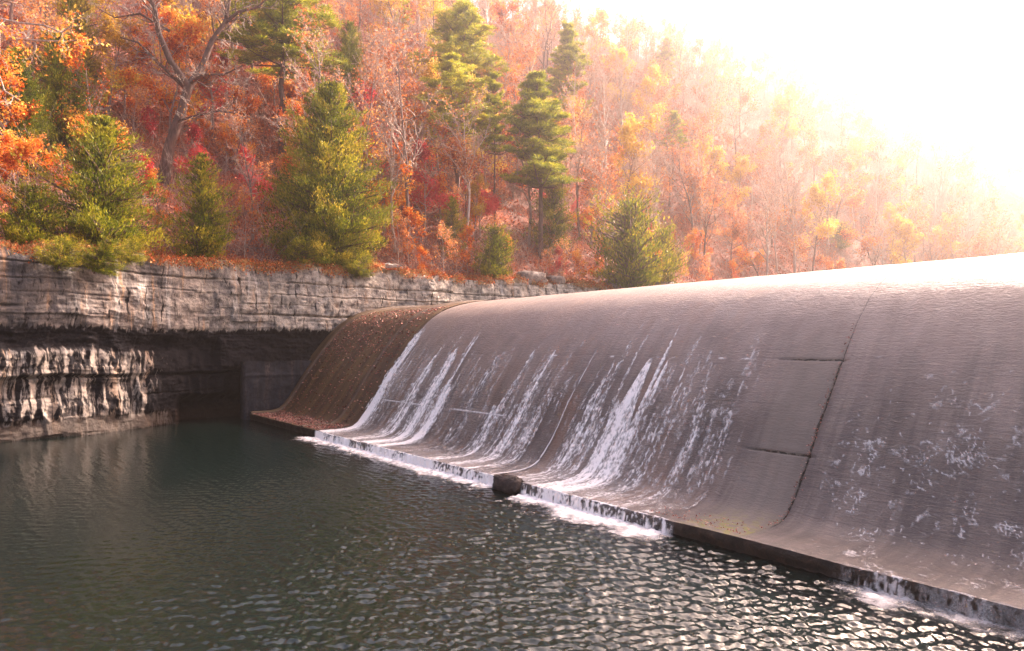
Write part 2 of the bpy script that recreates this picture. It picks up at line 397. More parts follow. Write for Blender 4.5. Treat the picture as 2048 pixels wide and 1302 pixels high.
def strip(name, s0, s1, ds, v0, v1, dv, mat, parent, off=0.0, dispf=None, attrs=None):
    ss = np.arange(s0, s1 + ds * .5, ds) if not isinstance(ds, np.ndarray) else ds
    vv = np.arange(v0, v1 + dv * .5, dv)
    S, Vv = np.meshgrid(ss, vv, indexing='ij')
    o_ = off + (dispf(S, Vv) if dispf else 0)
    u, z = prof(Vv, o_)
    V = su(S, u, z)
    return mesh_obj(name, V.reshape(-1, 3), grid_faces(len(ss), len(vv)), mat, parent, smooth=True,
                    uv=np.stack([S, Vv], -1).reshape(-1, 2), attrs={k: f(S, Vv).ravel() for k, f in (attrs or {}).items()})
dam = empty('dam', tuple(su(0, 16.0, 0)))
tag(dam, 'long curved concrete spillway dam with water streaming down its face', 'dam')
def dparent(o):
    o.parent = dam; o.matrix_parent_inverse = dam.matrix_basis.inverted(); return o
def build_dam():
    m = dam_face_mat()
    def disp(S, Vv):
        # open construction joints, worn edges, slight hollows
        d = (fbm(S * .6, Vv * .6, 81) - .5) * .05
        for sj in (9.65, 19.75, 29.6, -.4):
            wj = .028 if sj == 9.65 else .02
            wob = .05 * (vn(Vv * 1.3, Vv * 0, 5) - .5)
            d -= ((.05 * sst(8.5, 6.5, Vv) + .012) if sj == 9.65 else .02) * np.exp(-((S - sj - wob) / wj) ** 2) * (Vv < 9.6) * sst(1.2, 2.2, Vv)
        for vj in (V_HI, V_LO):
            wob = .06 * (vn(S * 1.2, S * 0, 9) - .5) + .02 * (vn(S * 6, S * 0, 10) - .5)
            amp = .008 + .06 * sst(9.4, 9.6, S) * (1 - sst(11.2, 11.9, S)) 
            d -= amp * np.exp(-((Vv - vj - wob) / .03) ** 2) * sst(.3, .6, vn(S * .8, S * 0, 14) + .5 * (S > 9.4) * (S < 12))
            d += .03 * (1 - sst(vj - .02, vj + .03, Vv)) * sst(vj - .5, vj - .02, Vv) * 0
        return d
    ss = np.unique(np.concatenate([np.arange(-24, 2, .25), np.arange(2, 9.3, .06), np.arange(9.3, 10, .015), np.arange(10, 14, .05), np.arange(14, S_ALG, .09), [S_ALG]]))
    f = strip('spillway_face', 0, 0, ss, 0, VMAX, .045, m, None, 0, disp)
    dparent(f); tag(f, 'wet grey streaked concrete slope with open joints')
    am = algae_mat()
    def disp2(S, Vv):
        d = .03 + (fbm(S * .8, Vv * .8, 83) - .5) * .05
        d += .10 * np.exp(-((S - 38.0) / .14) ** 2) + .16 * sst(47.0, 47.25, S)
        return d
    ss = np.unique(np.concatenate([np.arange(S_ALG, 37.5, .15), np.arange(37.5, 38.5, .05), np.arange(38.5, 46.9, .2), np.arange(46.9, 48.4, .04)]))
    f = strip('algae_panel', 0, 0, ss, 0, VMAX, .07, am, None, 0, disp2)
    dparent(f); tag(f, 'dry brown algae covered end panel scattered with fallen leaves')
    # front of the apron lip
    n = NT('dark_lip'); tc = n.n('TexCoord').outputs['Object']
    g = n.noise(tc, 3, 7, .7)
    n.set('Base Color', n.ramp(g, [(.35, (.012, .008, .007)), (.6, (.05, .028, .018)), (.75, (.11, .05, .025))])); n.set('Roughness', .5)
    n.set('Normal', n.bump(g, 1, .06))
    ss = np.arange(-24, 48.4, .07); zs = np.linspace(1, 0, 14)
    S, Q = np.meshgrid(ss, zs, indexing='ij')
    off3 = np.where(S < S_ALG, (fbm(S * .6, S * 0, 81) - .5) * .05, .03 + (fbm(S * .8, S * 0, 83) - .5) * .05)
    ztp = .37 + off3
    Z = -1.2 + (ztp + 1.2) * Q
    u = 14.45 - .10 * (fbm(S * 2.5, Z * 5, 90) - .3) * (1 - sst(.96, 1, Q)) + .12 * sst(.3, -.1, Z)
    f = mesh_obj('apron_lip', su(S, u, Z).reshape(-1, 3), grid_faces(len(ss), len(zs)), n.m, smooth=True)
    dparent(f); tag(f, 'dark wet vertical front edge of the apron at the water line')
build_dam()
# abutment wall
def build_wall():
    n = NT('abutment_concrete'); tc = n.n('TexCoord').outputs['Object']
    w = n.noise(n.mapn(tc, (1.3, 1.3, .12)), 1.8, 6, .65)
    g = n.noise(tc, 6, 6, .7)
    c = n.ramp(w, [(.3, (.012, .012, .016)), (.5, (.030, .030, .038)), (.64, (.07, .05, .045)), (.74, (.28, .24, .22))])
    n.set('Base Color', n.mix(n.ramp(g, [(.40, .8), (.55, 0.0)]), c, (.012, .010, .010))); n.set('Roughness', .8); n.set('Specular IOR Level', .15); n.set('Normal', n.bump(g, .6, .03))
    us = np.linspace(14.1, 21.5, 60); zs = np.linspace(-1, 3.95, 60)
    A, B = np.meshgrid(us, zs, indexing='ij')
    S = 47.55 + .05 * (fbm(A * 2, B * 2, 5) - .5) - .04 * (np.abs(B - 3.0) < .07)
    B = B + .22 * (fbm(A * 1.5, A * 0, 6) - .5) * (B > 3.5); S = S + .12 * (fbm(A * 1.2, B * 1.5, 8) - .5) * 2
    front = su(S, A, B).reshape(-1, 3)
    back = su(S * 0 + 48.5, A, B).reshape(-1, 3)
    nn = len(front); gf = grid_faces(60, 60)
    # side at low u
    i = np.arange(60); side = np.stack([i[:-1], i[1:], i[1:] + nn, i[:-1] + nn], -1)
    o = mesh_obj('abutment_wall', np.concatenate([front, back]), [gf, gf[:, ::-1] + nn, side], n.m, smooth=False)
    tag(o, 'dark stained concrete abutment wall under the rock overhang beside the brown panel', 'wall')
build_wall()

# ------------------------------------------------------------------ water
def water_mat(name, wave=True):
    n = NT(name); tc = n.n('TexCoord').outputs['Object']
    n.set('Base Color', (.0030, .0072, .0062, 1)); n.set('Roughness', .035); n.set('IOR', 1.42); n.set('Specular IOR Level', .5)
    geo = n.n('NewGeometry')
    w2 = n.noise(n.mapn(tc, (1, 1.0, 1)), 7.5, 3, .55, .3)
    w3 = n.noise(n.mapn(tc, (1, 1.0, 1)), 26, 2, .5)
    h = n.math('ADD', n.math('MULTIPLY', w2, .55), n.math('MULTIPLY', w3, .10))
    n.set('Normal', n.bump(h, .8, .022))
    return n.m
def waves(X, Y):
    # wind and outfall ripples travelling away from the lip (towards -U); crests roughly across the view
    r = np.random.default_rng(11); z = 0
    for i in range(60):
        L = .12 * 2 ** (r.random() * 2.1)
        a = math.atan2(-1, -.12) + r.normal() * (.45 + .5 * (L < .3))
        k_ = 2 * math.pi / L
        env = vn(X * (.25 + .02 * i), Y * (.25 + .02 * i), 100 + i)
        ph = k_ * (X * math.cos(a) + Y * math.sin(a)) + r.random() * 6.28 + 1.6 * (vn(X * .5, Y * .5, 160 + i) - .5) * 2
        z = z + .0086 * L * np.sin(ph) * (0.15 + 1.7 * env ** 1.5)
    return z
def lip_sd(X, Y):
    s = X * D[0] + Y * D[1]; u = X * U[0] + Y * U[1]
    return s, 14.45 - u                    # distance downstream of the lip
def build_pool():
    m = water_mat('pool_water')
    # rows at growing distance from the camera bank, real ripple relief
    ys = [5.0]
    while ys[-1] < 60: ys.append(ys[-1] + max(.024, .0032 * ys[-1] * (ys[-1] / 14) ** .55))
    ys = np.array(ys); q = np.linspace(-.84, .84, 1000)
    Yg, Q = np.meshgrid(ys, q, indexing='ij'); X = Q * Yg
    s, dl = lip_sd(X, Yg)
    amp = sst(22, 3, dl) * .65 + .3
    amp = np.where(X < -4, amp * (.45 + .55 * sst(-14, -4, X)), amp)
    Z = waves(X, Yg) * amp
    near = (np.abs(dl) < .6)
    Z = np.where(dl < -.25, -.12, Z)
    o = mesh_obj('pool_water', np.stack([X, Yg, Z], -1).reshape(-1, 3), grid_faces(len(ys), len(q))[:, ::-1], m, smooth=True)
    tag(o, kind='structure')
    # the rest of the pool around the frame
    v = []; f = []
    def quad(a, b, c, d):
        i = len(v); v.extend([a, b, c, d]); f.append([i, i + 1, i + 2, i + 3])
    quad((-90, -6, -.03), (60, -6, -.03), (60, 4.99, -.03), (-90, 4.99, -.03))
    quad((-90, 5, -.03), (-4.32, 5, -.03), (-51.7, 60, -.03), (-90, 60, -.03))
    quad((4.32, 5, -.03), (60, 5, -.03), (60, 60, -.03), (51.7, 60, -.03))
    o = mesh_obj('outer_pool_water', v, np.array(f), m); tag(o, kind='structure')
    # reservoir behind the crest
    a = [su(-150, 27.2, 8.0), su(48.6, 27.2, 8.0), su(48.6, 190, 8.0), su(-150, 190, 8.0)]
    o = mesh_obj('reservoir_water', a, np.array([[0, 1, 2, 3]]), m); tag(o, kind='structure')
    # pool bed, far ground sheet and near bank
    n = NT('river_bed'); n.set('Base Color', (.05, .045, .03, 1)); n.set('Roughness', .9)
    xs = np.linspace(-400, 900, 90); ys2 = np.concatenate([np.linspace(-300, -8, 20), np.linspace(-6, 4, 8), np.linspace(6, 900, 60)])
    A, B = np.meshgrid(xs, ys2, indexing='ij')
    Z = -2.5 + 6.0 * sst(-3, -12, B)
    o = mesh_obj('ground', np.stack([A, B, Z], -1).reshape(-1, 3), grid_faces(len(xs), len(ys2)), n.m, smooth=True); tag(o, kind='structure')
build_pool()

# ------------------------------------------------------------------ water running down the dam
def clusters(S):
    e = np.zeros_like(S)
    for c, w, a in ((35.25, .65, 1.7), (34.2, .35, .45), (31.6, .6, .8), (29.9, .6, 1.3), (28.6, .45, 1.3), (26.3, .4, .25), (23.9, .4, .95), (22.4, .4, .75), (21.2, .3, .5),
                    (18.3, .45, .8), (16.9, .45, 1.45), (16.1, .35, 1.35), (14.9, .35, .5), (13.7, .3, .42), (12.7, .3, .3), (3, 2, .1), (6.3, .8, .12)):
        e = e + a * np.exp(-((S - c) / w) ** 2)
    return e
def foam_f(S, V):
    vd = V                                           # arc length from the lip
    wob = S + .10 * (vn(S * .8, V * .7, 200) - .5) + .03 * (vn(S * 3, V * 2.5, 201) - .5)
    E = clusters(wob)
    fine = vn(wob * 5.0, V * .22, 202) * .35 + vn(wob * 12, V * .5, 203) * .35 + vn(wob * 27, V * 1.2, 213) * .3
    brk = fbm(wob * 9, V * 5.5, 204, 3) * .6 + vn(wob * 26, V * 14, 214) * .4
    st0 = V_HI - 2.6 * np.clip(vn(S * 1.9, S * 0, 217) - .45, 0, 1) * 2 + .7 * vn(S * 5, S * 0, 218) * (vn(S * 1.1, S * 0, 219) > .5)
    below = sst(st0 + .10, st0 - .5, V)                       # white once it trips over the joint
    topst = sst(V_HI + 2.2 + 1.9 * (vn(S * 4, S * 0, 205) - .5) * 2, V_HI - .1, V) * .95
    first = np.exp(-((wob - 35.3) / .5) ** 2) * sst(9.6, 8.3, V)
    vert = np.maximum(np.maximum(below, topst * sst(.5, .75, vn(wob * 6, S * 0 + .3, 206))), first)
    grow = .72 + .22 * sst(V_HI, 2.0, V)
    m = E * vert * grow
    x = m * .68 + (fine - .5) * 1.15 + (brk - .5) * 1.3 - .14
    f = np.clip((x + .08) / .85, 0, 1) ** .9 * sst(.02, .35, m + .2 * vert * (S > 11.8))
    # general light mottling between the streaks
    gen = sst(.44, .95, vn(wob * 7, V * 1.0, 207) * .45 + fbm(wob * 12, V * 8, 208, 3) * .55) * vert * sst(11.8, 12.6, S) * .9
    f = np.maximum(f, gen * .68)
    # crest tip of foam on the joint ledges
    lip1 = np.exp(-((V - V_HI + .03) / .05) ** 2) * sst(.55, .8, vn(S * 2.6, S * 0, 209)) * sst(12, 12.4, S) * sst(.15, .6, E + .2)
    lip2 = np.exp(-((V - V_LO + .03) / .045) ** 2) * sst(.45, .6, vn(S * .55, S * 0, 210)) * sst(19.8, 20.2, S)
    f = np.maximum(f, .9 * np.maximum(lip1, lip2) * (.5 + .5 * vn(S * 12, V * 4, 211)))
    # a thin jet along the joint at 19.75
    jt = np.exp(-((S - 19.75 - .12 * (fbm(V * 1.1, V * 0, 212, 3) - .5)) / (.022 + .05 * sst(V_LO, .6, V))) ** 2) * sst(7.9, 6.8, V) * sst(.2, .6, vn(V * 3, V * 0, 216) + .2)
    f = np.maximum(f, jt * .85)
    # lacy scallops: roll waves near the toe and over the right-hand side
    wx = S + .35 * (fbm(S * 1.2, V * 1.2, 220) - .5) * 2; wy = V + .30 * (fbm(S * 1.2, V * 1.2, 221) - .5) * 2
    lace = 1 - np.abs(2 * fbm(wx * 3.2, wy * 2.0, 222, 4) - 1) * 11
    lace2 = 1 - np.abs(2 * fbm(wx * 7, wy * 4.6, 223, 3) - 1) * 8
    toe = sst(3.4, 1.0, V) * sst(11.9, 13, S)
    right = sst(9.5, 8.6, S) * sst(8.0, 4.0, V) * sst(.28, .6, fbm(S * 1.1, V * 1.1, 224))
    pat = sst(.36, .6, fbm(S * 1.9, V * 1.9, 226))
    f = np.maximum(f, np.clip(lace, 0, 1) * (toe * .6 + right * pat * .62))
    f = np.maximum(f, np.clip(lace2, 0, 1) * (toe * .5 + right * pat * .55))
    sp = sst(.84, .95, vn(wx * 13, wy * 8, 230)) * sst(9.5, 8.8, S) * sst(10, 5, V) * .45
    f = np.maximum(f, sp)
    f = f * (1 - sst(35.75, 35.95, S)) * (1 - sst(9.5, 9.62, S) * sst(11.9, 11.4, S))
    return np.clip(f, 0, 1)
def foam_mat(name, fine_scale=30):
    n = NT(name); tc = n.n('TexCoord').outputs['Object']
    a = n.n('Attribute', attribute_name='foam').outputs['Fac']
    g = n.noise(tc, fine_scale, 4, .7)
    x = n.math('ADD', a, n.math('MULTIPLY', n.math('SUBTRACT', g, .5), .55))
    mk = n.ramp(x, [(.12, 0.0), (.5, .45), (.9, .98)])
    n.set('Base Color', (.90, .84, .81, 1)); n.set('Roughness', .4); n.set('Alpha', mk)
    n.set('Normal', n.bump(g, .5, .03))
    return n.m
M['foam'] = foam_mat('white_water', 26)
def build_water_sheet():
    ss = np.unique(np.concatenate([np.arange(0, 9.7, .035), np.arange(11.2, 20, .028), np.arange(20, 36.0, .038)]))
    def d(S, V): return .012 + .035 * foam_f(S, V)
    for a, b, lab in ((0, 9.7, 0), (11.2, 36.1, 1)):
        s_ = ss[(ss >= a) & (ss <= b)]
        o = strip('falling_water', 0, 0, s_, .0, 10.5, .04, M['foam'], None, 0.0, d, {'foam': foam_f})
        tag(o, kind='structure')
build_water_sheet()
def build_lip_falls():
    """curtain of water over the lip and the foam boiling below it"""
    def flow(S):
        a = sst(36.1, 35.7, S) * sst(11.3, 12.0, S) * (1 - sst(17.7, 17.95, S) * sst(19.6, 19.3, S)) + sst(7.9, 6.6, S) * (.30 + .45 * sst(.45, .8, vn(S * 1.3, S * 0, 316)))
        return a
    ss = np.arange(0, 36.4, .03); q = np.linspace(0, 1, 15)
    S, Q = np.meshgrid(ss, q, indexing='ij')
    th = (vn(S * 9, S * 0, 301) * .6 + vn(S * 21, Q * .6, 302) * .4)
    out = (.04 + .24 * vn(S * 3, S * 0, 303) * vn(S * 9, Q, 315)) * np.sqrt(Q)
    u = 14.45 - .02 - out - .05 * (vn(S * 14, Q * 2, 304) - .5)
    Z = .405 - .41 * Q ** 1.6 + .02 * (vn(S * 5, S * 0, 305) - .5)
    th = th * .35 + .30 * vn(S * 24, Q * 5, 307) + .35 * fbm(S * 9, Q * 4 + S * 2, 309, 4)
    gap = vn(S * .9, S * 0, 306)
    foam = flow(S) * np.clip(.16 * (S > 11) + .90 * sst(.37, .70, th + .16 * Q + .34 * (gap - .5) + .05 * sst(18.5, 21, S)) + .9 * sst(.25, 0, Q) * sst(.4, .6, vn(S * 6, S * 0, 308)), 0, 1)
    o = mesh_obj('lip_waterfall', su(S, u, Z).reshape(-1, 3), grid_faces(len(ss), len(q)), M['foam'], smooth=True, attrs={'foam': foam.ravel()})
    tag(o, kind='structure')
    # foam on the pool
    ss = np.arange(0, 38.5, .05); dd = np.arange(0, 2.4, .04)
    S, Q = np.meshgrid(ss, dd, indexing='ij')
    fl = flow(S); fl2 = flow(S - .0)
    wid = (.45 + .55 * vn(S * .7, S * 0, 310) + .35 * vn(S * 3, S * 0, 311)) * (.8 + .5 * (S > 33) )
    wid = wid * (1.2 + .45 * sst(17.8, 15, S) * sst(11.5, 13, S))
    w0 = fl * sst(1.15, .25, Q / wid)
    tail = sst(37.2, 36.0, S) * sst(35.6, 36.0, S) * sst(.5, .1, abs(Q - .35 - .25 * (S - 35.8)))
    w0 = np.maximum(w0, tail * .9)
    fo = w0 * (.25 + 1.0 * fbm(S * 5, Q * 7, 312, 4)) * 1.1
    fo = np.clip(fo + .35 * fl * (sst(.55, .75, fbm(S * 4, Q * 5, 313, 3))) * sst(2.2, .8, Q), 0, 1)
    u = 14.38 - Q
    P = su(S, u, 0 * S)
    Z = waves(P[..., 0], P[..., 1]) * 1.0 + .015 + .16 * w0 * (fbm(S * 7, Q * 9, 314, 4) - .25) * sst(1.2, .1, Q)
    P[..., 2] = Z
    o = mesh_obj('foam', P.reshape(-1, 3), grid_faces(len(ss), len(dd)), M['foam'], smooth=True, attrs={'foam': fo.ravel()})
    tag(o, kind='stuff', label='white foam churning on the pool along the foot of the dam', cat='foam')
build_lip_falls()

# ------------------------------------------------------------------ rocks
def rock_mat(name, a, b, c):
    n = NT(name); tc = n.n('TexCoord').outputs['Object']
    g = n.noise(tc, 3, 8, .7)
    n.set('Base Color', n.ramp(g, [(.3, a), (.5, b), (.72, c)])); n.set('Roughness', .75); n.set('Normal', n.bump(g, 1, .08))
    return n.m
M['rock_dark'] = rock_mat('rock_dark', (.012, .008, .007), (.04, .024, .018), (.10, .06, .045))
M['rock_grey'] = rock_mat('rock_grey', (.05, .035, .03), (.20, .14, .11), (.42, .33, .27))
def rock(name, loc, size, mat, seed, rz=0):
    r = np.random.default_rng(seed)
    n1, n2 = 36, 22
    a = np.linspace(0, 2 * np.pi, n1, endpoint=False); b = np.linspace(-np.pi / 2, np.pi / 2, n2)
    A, B = np.meshgrid(a, b, indexing='ij')
    p = np.stack([np.cos(A) * np.cos(B), np.sin(A) * np.cos(B), np.sin(B)], -1)
    p = np.sign(p) * np.abs(p) ** .55                      # blocky
    nz = fbm(p[..., 0] * 2 + p[..., 2] * 1.5 + seed, p[..., 1] * 2 + p[..., 2] + 5, seed) - .5
    n3 = fbm(p[..., 0] * 6 + p[..., 2] * 4 + seed, p[..., 1] * 6 - p[..., 2] * 5 + 5, seed + 2) - .5
    p = p * (1 + .55 * nz + .25 * n3)[..., None] * (np.array(size) / 2)
    i = np.arange(n1 * n2).reshape(n1, n2); j = np.roll(i, -1, 0)
    f = np.stack([i[:, :-1], j[:, :-1], j[:, 1:], i[:, 1:]], -1).reshape(-1, 4)
    o = mesh_obj(name, p.reshape(-1, 3), f, mat, smooth=False); o.location = loc; o.rotation_euler = (0, 0, rz)
    return o
DA = math.atan2(D[1], D[0])
o = rock('rock_block', tuple(su(18.65, 14.35, .26)), (1.35, .55, .55), M['rock_dark'], 5, DA)
tag(o, 'dark jagged block jammed on the apron lip in the middle of the falling water', 'rock')

# ------------------------------------------------------------------ tree kit
def tubes(segs, sides):
    """segs (n,8): p0 p1 r0 r1 -> verts, faces"""
    a = segs[:, :3]; b = segs[:, 3:6]; r0 = segs[:, 6]; r1 = segs[:, 7]
    d = b - a; d = d / (np.linalg.norm(d, axis=1, keepdims=True) + 1e-9)
    ref = np.where(np.abs(d[:, 2:3]) > .9, [[1., 0, 0]], [[0, 0, 1.]])
    x = np.cross(d, ref); x /= np.linalg.norm(x, axis=1, keepdims=True); y = np.cross(d, x)
    n = len(segs); an = np.arange(sides) * 2 * np.pi / sides
    ring = x[:, None] * np.cos(an)[None, :, None] + y[:, None] * np.sin(an)[None, :, None]
    V = np.concatenate([a[:, None] + ring * r0[:, None, None], b[:, None] + ring * r1[:, None, None]], 1).reshape(-1, 3)
    base = (np.arange(n) * 2 * sides)[:, None]; k_ = np.arange(sides)
    Fc = np.stack([base + k_, base + (k_ + 1) % sides, base + sides + (k_ + 1) % sides, base + sides + k_], -1).reshape(-1, 4)
    return V, Fc
def leaves(P, size, r, aspect=.6, tint=None, droop=0.0, axis=None):
    """random quads centred at P; axis gives the long direction"""
    n = len(P)
    a = r.normal(size=(n, 3)) if axis is None else axis + r.normal(size=(n, 3)) * .35
    a[:, 2] -= droop; a /= np.linalg.norm(a, axis=1, keepdims=True)
    b = np.cross(a, r.normal(size=(n, 3))); b /= np.linalg.norm(b, axis=1, keepdims=True)
    sz = size * (.6 + .8 * r.random((n, 1)))
    a = a * sz; b = b * sz * aspect
    V = np.stack([P - a, P + b * .9 - a * .1, P + a, P - b * .9 - a * .1], 1).reshape(-1, 3)
    Fc = np.arange(n * 4).reshape(n, 4)
    if tint is None: tint = r.random(n)
    return V, Fc, np.repeat(tint, 4)
def grow(r, p, d, L, rad, lvl, cfg, out, ends):
    nseg = cfg['seg'][lvl]; ln = L / nseg
    pts = [p]; dirs = [d]
    rr = rad
    for i in range(nseg):
        d = d + r.normal(size=3) * cfg['wand'][lvl] + np.array([0, 0, cfg['up'][lvl]])
        d = d / np.linalg.norm(d)
        q = p + d * ln
        f = 1 - (i + 1) / nseg * (1 - cfg['tip'][lvl])
        r1 = rad * f
        out[lvl].append((*p, *q, rr, r1)); p = q; rr = r1; pts.append(p); dirs.append(d)
    if lvl + 1 >= len(cfg['n']):
        ends.append(p); ends.append(pts[len(pts) // 2]); return
    n = cfg['n'][lvl]
    for j in range(n):
        f = cfg['start'][lvl] + (1 - cfg['start'][lvl]) * (j + r.random()) / n
        x = f * nseg; i = min(int(x), nseg - 1); w = x - i
        q = pts[i] * (1 - w) + pts[i + 1] * w
        dd = dirs[i + 1]
        side = np.cross(dd, r.normal(size=3)); side /= np.linalg.norm(side)
        if lvl == 0 and 'flat' in cfg: side[2] *= .3
        an = cfg['ang'][lvl] * (1 + .3 * r.normal())
        nd = dd * math.cos(an) + side * math.sin(an)
        ll = L * cfg['len'][lvl] * (.6 + .6 * r.random()) * (1 - cfg['fall'][lvl] * f)
        r2 = max(rad * (1 - f * (1 - cfg['tip'][lvl])) * .55, .006) * cfg.get('rk', 1)
        grow(r, q, nd, ll, min(r2 * 1.25, ll * .03 + .016), lvl + 1, cfg, out, ends)
DECID = dict(n=[16, 7, 6, 3, 0], seg=[9, 6, 4, 3, 2], wand=[.07, .13, .16, .2, .2], up=[.05, .10, .05, .03, .0],
             tip=[.12, .2, .3, .4, .5], start=[.30, .2, .2, .15, 0], ang=[.85, .75, .7, .7, 0], len=[.42, .45, .45, .5, 0], fall=[.55, .4, .3, .2, 0])
def build_wood(lv, out, thick=1.0):
    V = []; Fc = []; n = 0
    for l, sides in lv:
        if not out[l]: continue
        s = np.array(out[l]); s[:, 6:] *= thick
        a, f = tubes(s, sides); V.append(a); Fc.append(f + n); n += len(a)
    return np.concatenate(V), np.concatenate(Fc)
def make_tree(name, seed, height, rad, leaf, nleaf, lsize, bark='bark_grey', twig='twig_pink', cfg=None, first=None, label=None, cat='tree', spread=.28, twigk=1.45, leafbias=0):
    r = np.random.default_rng(seed); cfg = dict(DECID, **(cfg or {}))
    out = [[] for _ in range(6)]; ends = []
    if first:                    # hand-drawn limbs: list of polylines [(x,y,z,r)...]
        for pl in first:
            pl = np.array(pl, float)
            # refine
            for i in range(len(pl) - 1):
                for w in range(3):
                    a = pl[i] * (1 - w / 3) + pl[i + 1] * (w / 3); b = pl[i] * (1 - (w + 1) / 3) + pl[i + 1] * ((w + 1) / 3)
                    out[0].append((*a[:3], *b[:3], a[3], b[3]))
                d_ = pl[i + 1][:3] - pl[i][:3]; L_ = np.linalg.norm(d_); d_ = d_ / L_
                if pl[i][3] < cfg.get('bare', .28):
                    for j in range(int(max(1, L_ * cfg.get('dens', 1.3)))):
                        f = r.random(); q = pl[i][:3] * (1 - f) + pl[i + 1][:3] * f
                        side = np.cross(d_, r.normal(size=3)); side /= np.linalg.norm(side)
                        nd = d_ * .55 + side * .8
                        grow(r, q, nd, cfg.get('limb', 4.0) * (.4 + r.random() * .8), max(.02, pl[i][3] * .35), 1, cfg, out, ends)
    else:
        grow(r, np.zeros(3), np.array([0, 0, 1.]), height, rad, 0, cfg, out, ends)
    root = empty(name)
    V, Fc = build_wood([(0, 8), (1, 5)], out)
    mesh_obj('trunk', V, Fc, M[bark], root, smooth=True)
    V, Fc = build_wood([(2, 3), (3, 3), (4, 3)], out, twigk)
    mi = np.zeros(len(Fc), int); tint = np.zeros(len(V)); n = len(V)
    if nleaf:
        E = np.array(ends)
        # leaves gather in patches
        ph = r.random(3) * 10
        g = vn(E[:, 0] * .45 + ph[0], E[:, 2] * .45 + E[:, 1] * .3 + ph[1], 1)
        w = np.clip(g - .25, .02, 1) ** 1.5; w /= w.sum()
        idx = r.choice(len(E), nleaf, p=w)
        P = E[idx] + r.normal(size=(nleaf, 3)) * spread
        tn = np.clip(.5 + .9 * (vn(P[:, 0] * .6, P[:, 2] * .6 + P[:, 1] * .5, 3) - .5) + r.normal(size=nleaf) * .22, 0, 1)
        a, f, t_ = leaves(P, lsize, r, tint=tn)
        V = np.concatenate([V, a]); Fc = np.concatenate([Fc, f + n]); mi = np.concatenate([mi, np.ones(len(f), int)]); tint = np.concatenate([tint, t_])
    mesh_obj('crown', V, Fc, [M[twig], M[leaf or 'leaf_rust']], root, mi=mi, attrs={'tint': tint})
    root['H'] = height
    return root
def make_cedar(name, seed, height, width, mat='cedar', nsp=26000, shape=1.0, yellow=0.0, expo=.72, rag=1.0):
    """feathery red-cedar: leaning plumes of small sprays round a short trunk"""
    r = np.random.default_rng(seed); V = []; Fc = []; TN = []; n = 0; segs = []
    nb = int(150 + nsp / 400)
    P = []; A = []; tn = []
    for i in range(nb):
        f = (i + r.random()) / nb; f = f ** 1.15
        z = height * (.03 + .95 * f)
        R_ = width / 2 * (np.clip(1 - f, 0, 1) ** expo * (.80 + .2 * shape) * (1 - .35 * math.exp(-f * 14))) * (.85 - .43 * rag + .85 * rag * r.random() ** .8)
        a = r.random() * 6.283
        R_ = R_ * (.62 + .85 * float(vn(math.cos(a) * 1.6 + 5, math.sin(a) * 1.6 + f * 7, seed % 50)))
        o_ = np.array([math.cos(a), math.sin(a), .0])
        L = max(R_, .25)
        up = .35 + .75 * f + .2 * r.normal()
        # curved plume
        m = int(nsp / nb * (.35 + 1.3 * (1 - f)))
        q = r.random(m) ** .75
        pos = np.array([0, 0, z]) + o_ * (q * L)[:, None] + np.array([0, 0, 1.]) * (up * L * q ** 1.5 * .55)[:, None]
        w = (.07 + .13 * L * (1 - (q - .5) ** 2 * 2.6))[:, None]
        side = np.array([-o_[1], o_[0], 0])
        pos = pos + side * r.normal(size=(m, 1)) * w * .9 + np.array([0, 0, 1.]) * r.normal(size=(m, 1)) * w * .55 + o_ * r.normal(size=(m, 1)) * .1
        P.append(pos); A.append(np.tile(o_ * .7 + np.array([0, 0, .9]), (m, 1)))
        tb = r.normal() * .2
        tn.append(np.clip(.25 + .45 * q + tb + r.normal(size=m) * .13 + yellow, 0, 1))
        e = np.array([0, 0, z]) + o_ * L * .8 + np.array([0, 0, up * L * .35])
        segs.append((0, 0, z - .05, *e, .03 * L + .01, .008))
    P = np.concatenate(P); A = np.concatenate(A); tn = np.concatenate(tn)
    root = empty(name)
    ts = [(0.03 * math.sin(k_), .03 * math.cos(k_ * 2), height * k_ / 12 - .3 * (k_ == 0), .03 * math.sin(k_ + 1), .03 * math.cos(k_ * 2 + 2), height * (k_ + 1) / 12, .018 * height * (1 - k_ / 13), .018 * height * (1 - (k_ + 1) / 13)) for k_ in range(12)]
    a, f = tubes(np.array(ts), 7); b, g = tubes(np.array(segs), 4)
    mesh_obj('trunk', np.concatenate([a, b]), np.concatenate([f, g + len(a)]), M['bark_brown'], root, smooth=True)
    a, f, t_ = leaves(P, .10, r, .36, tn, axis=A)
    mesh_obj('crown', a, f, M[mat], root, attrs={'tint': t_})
    root['H'] = height
    return root
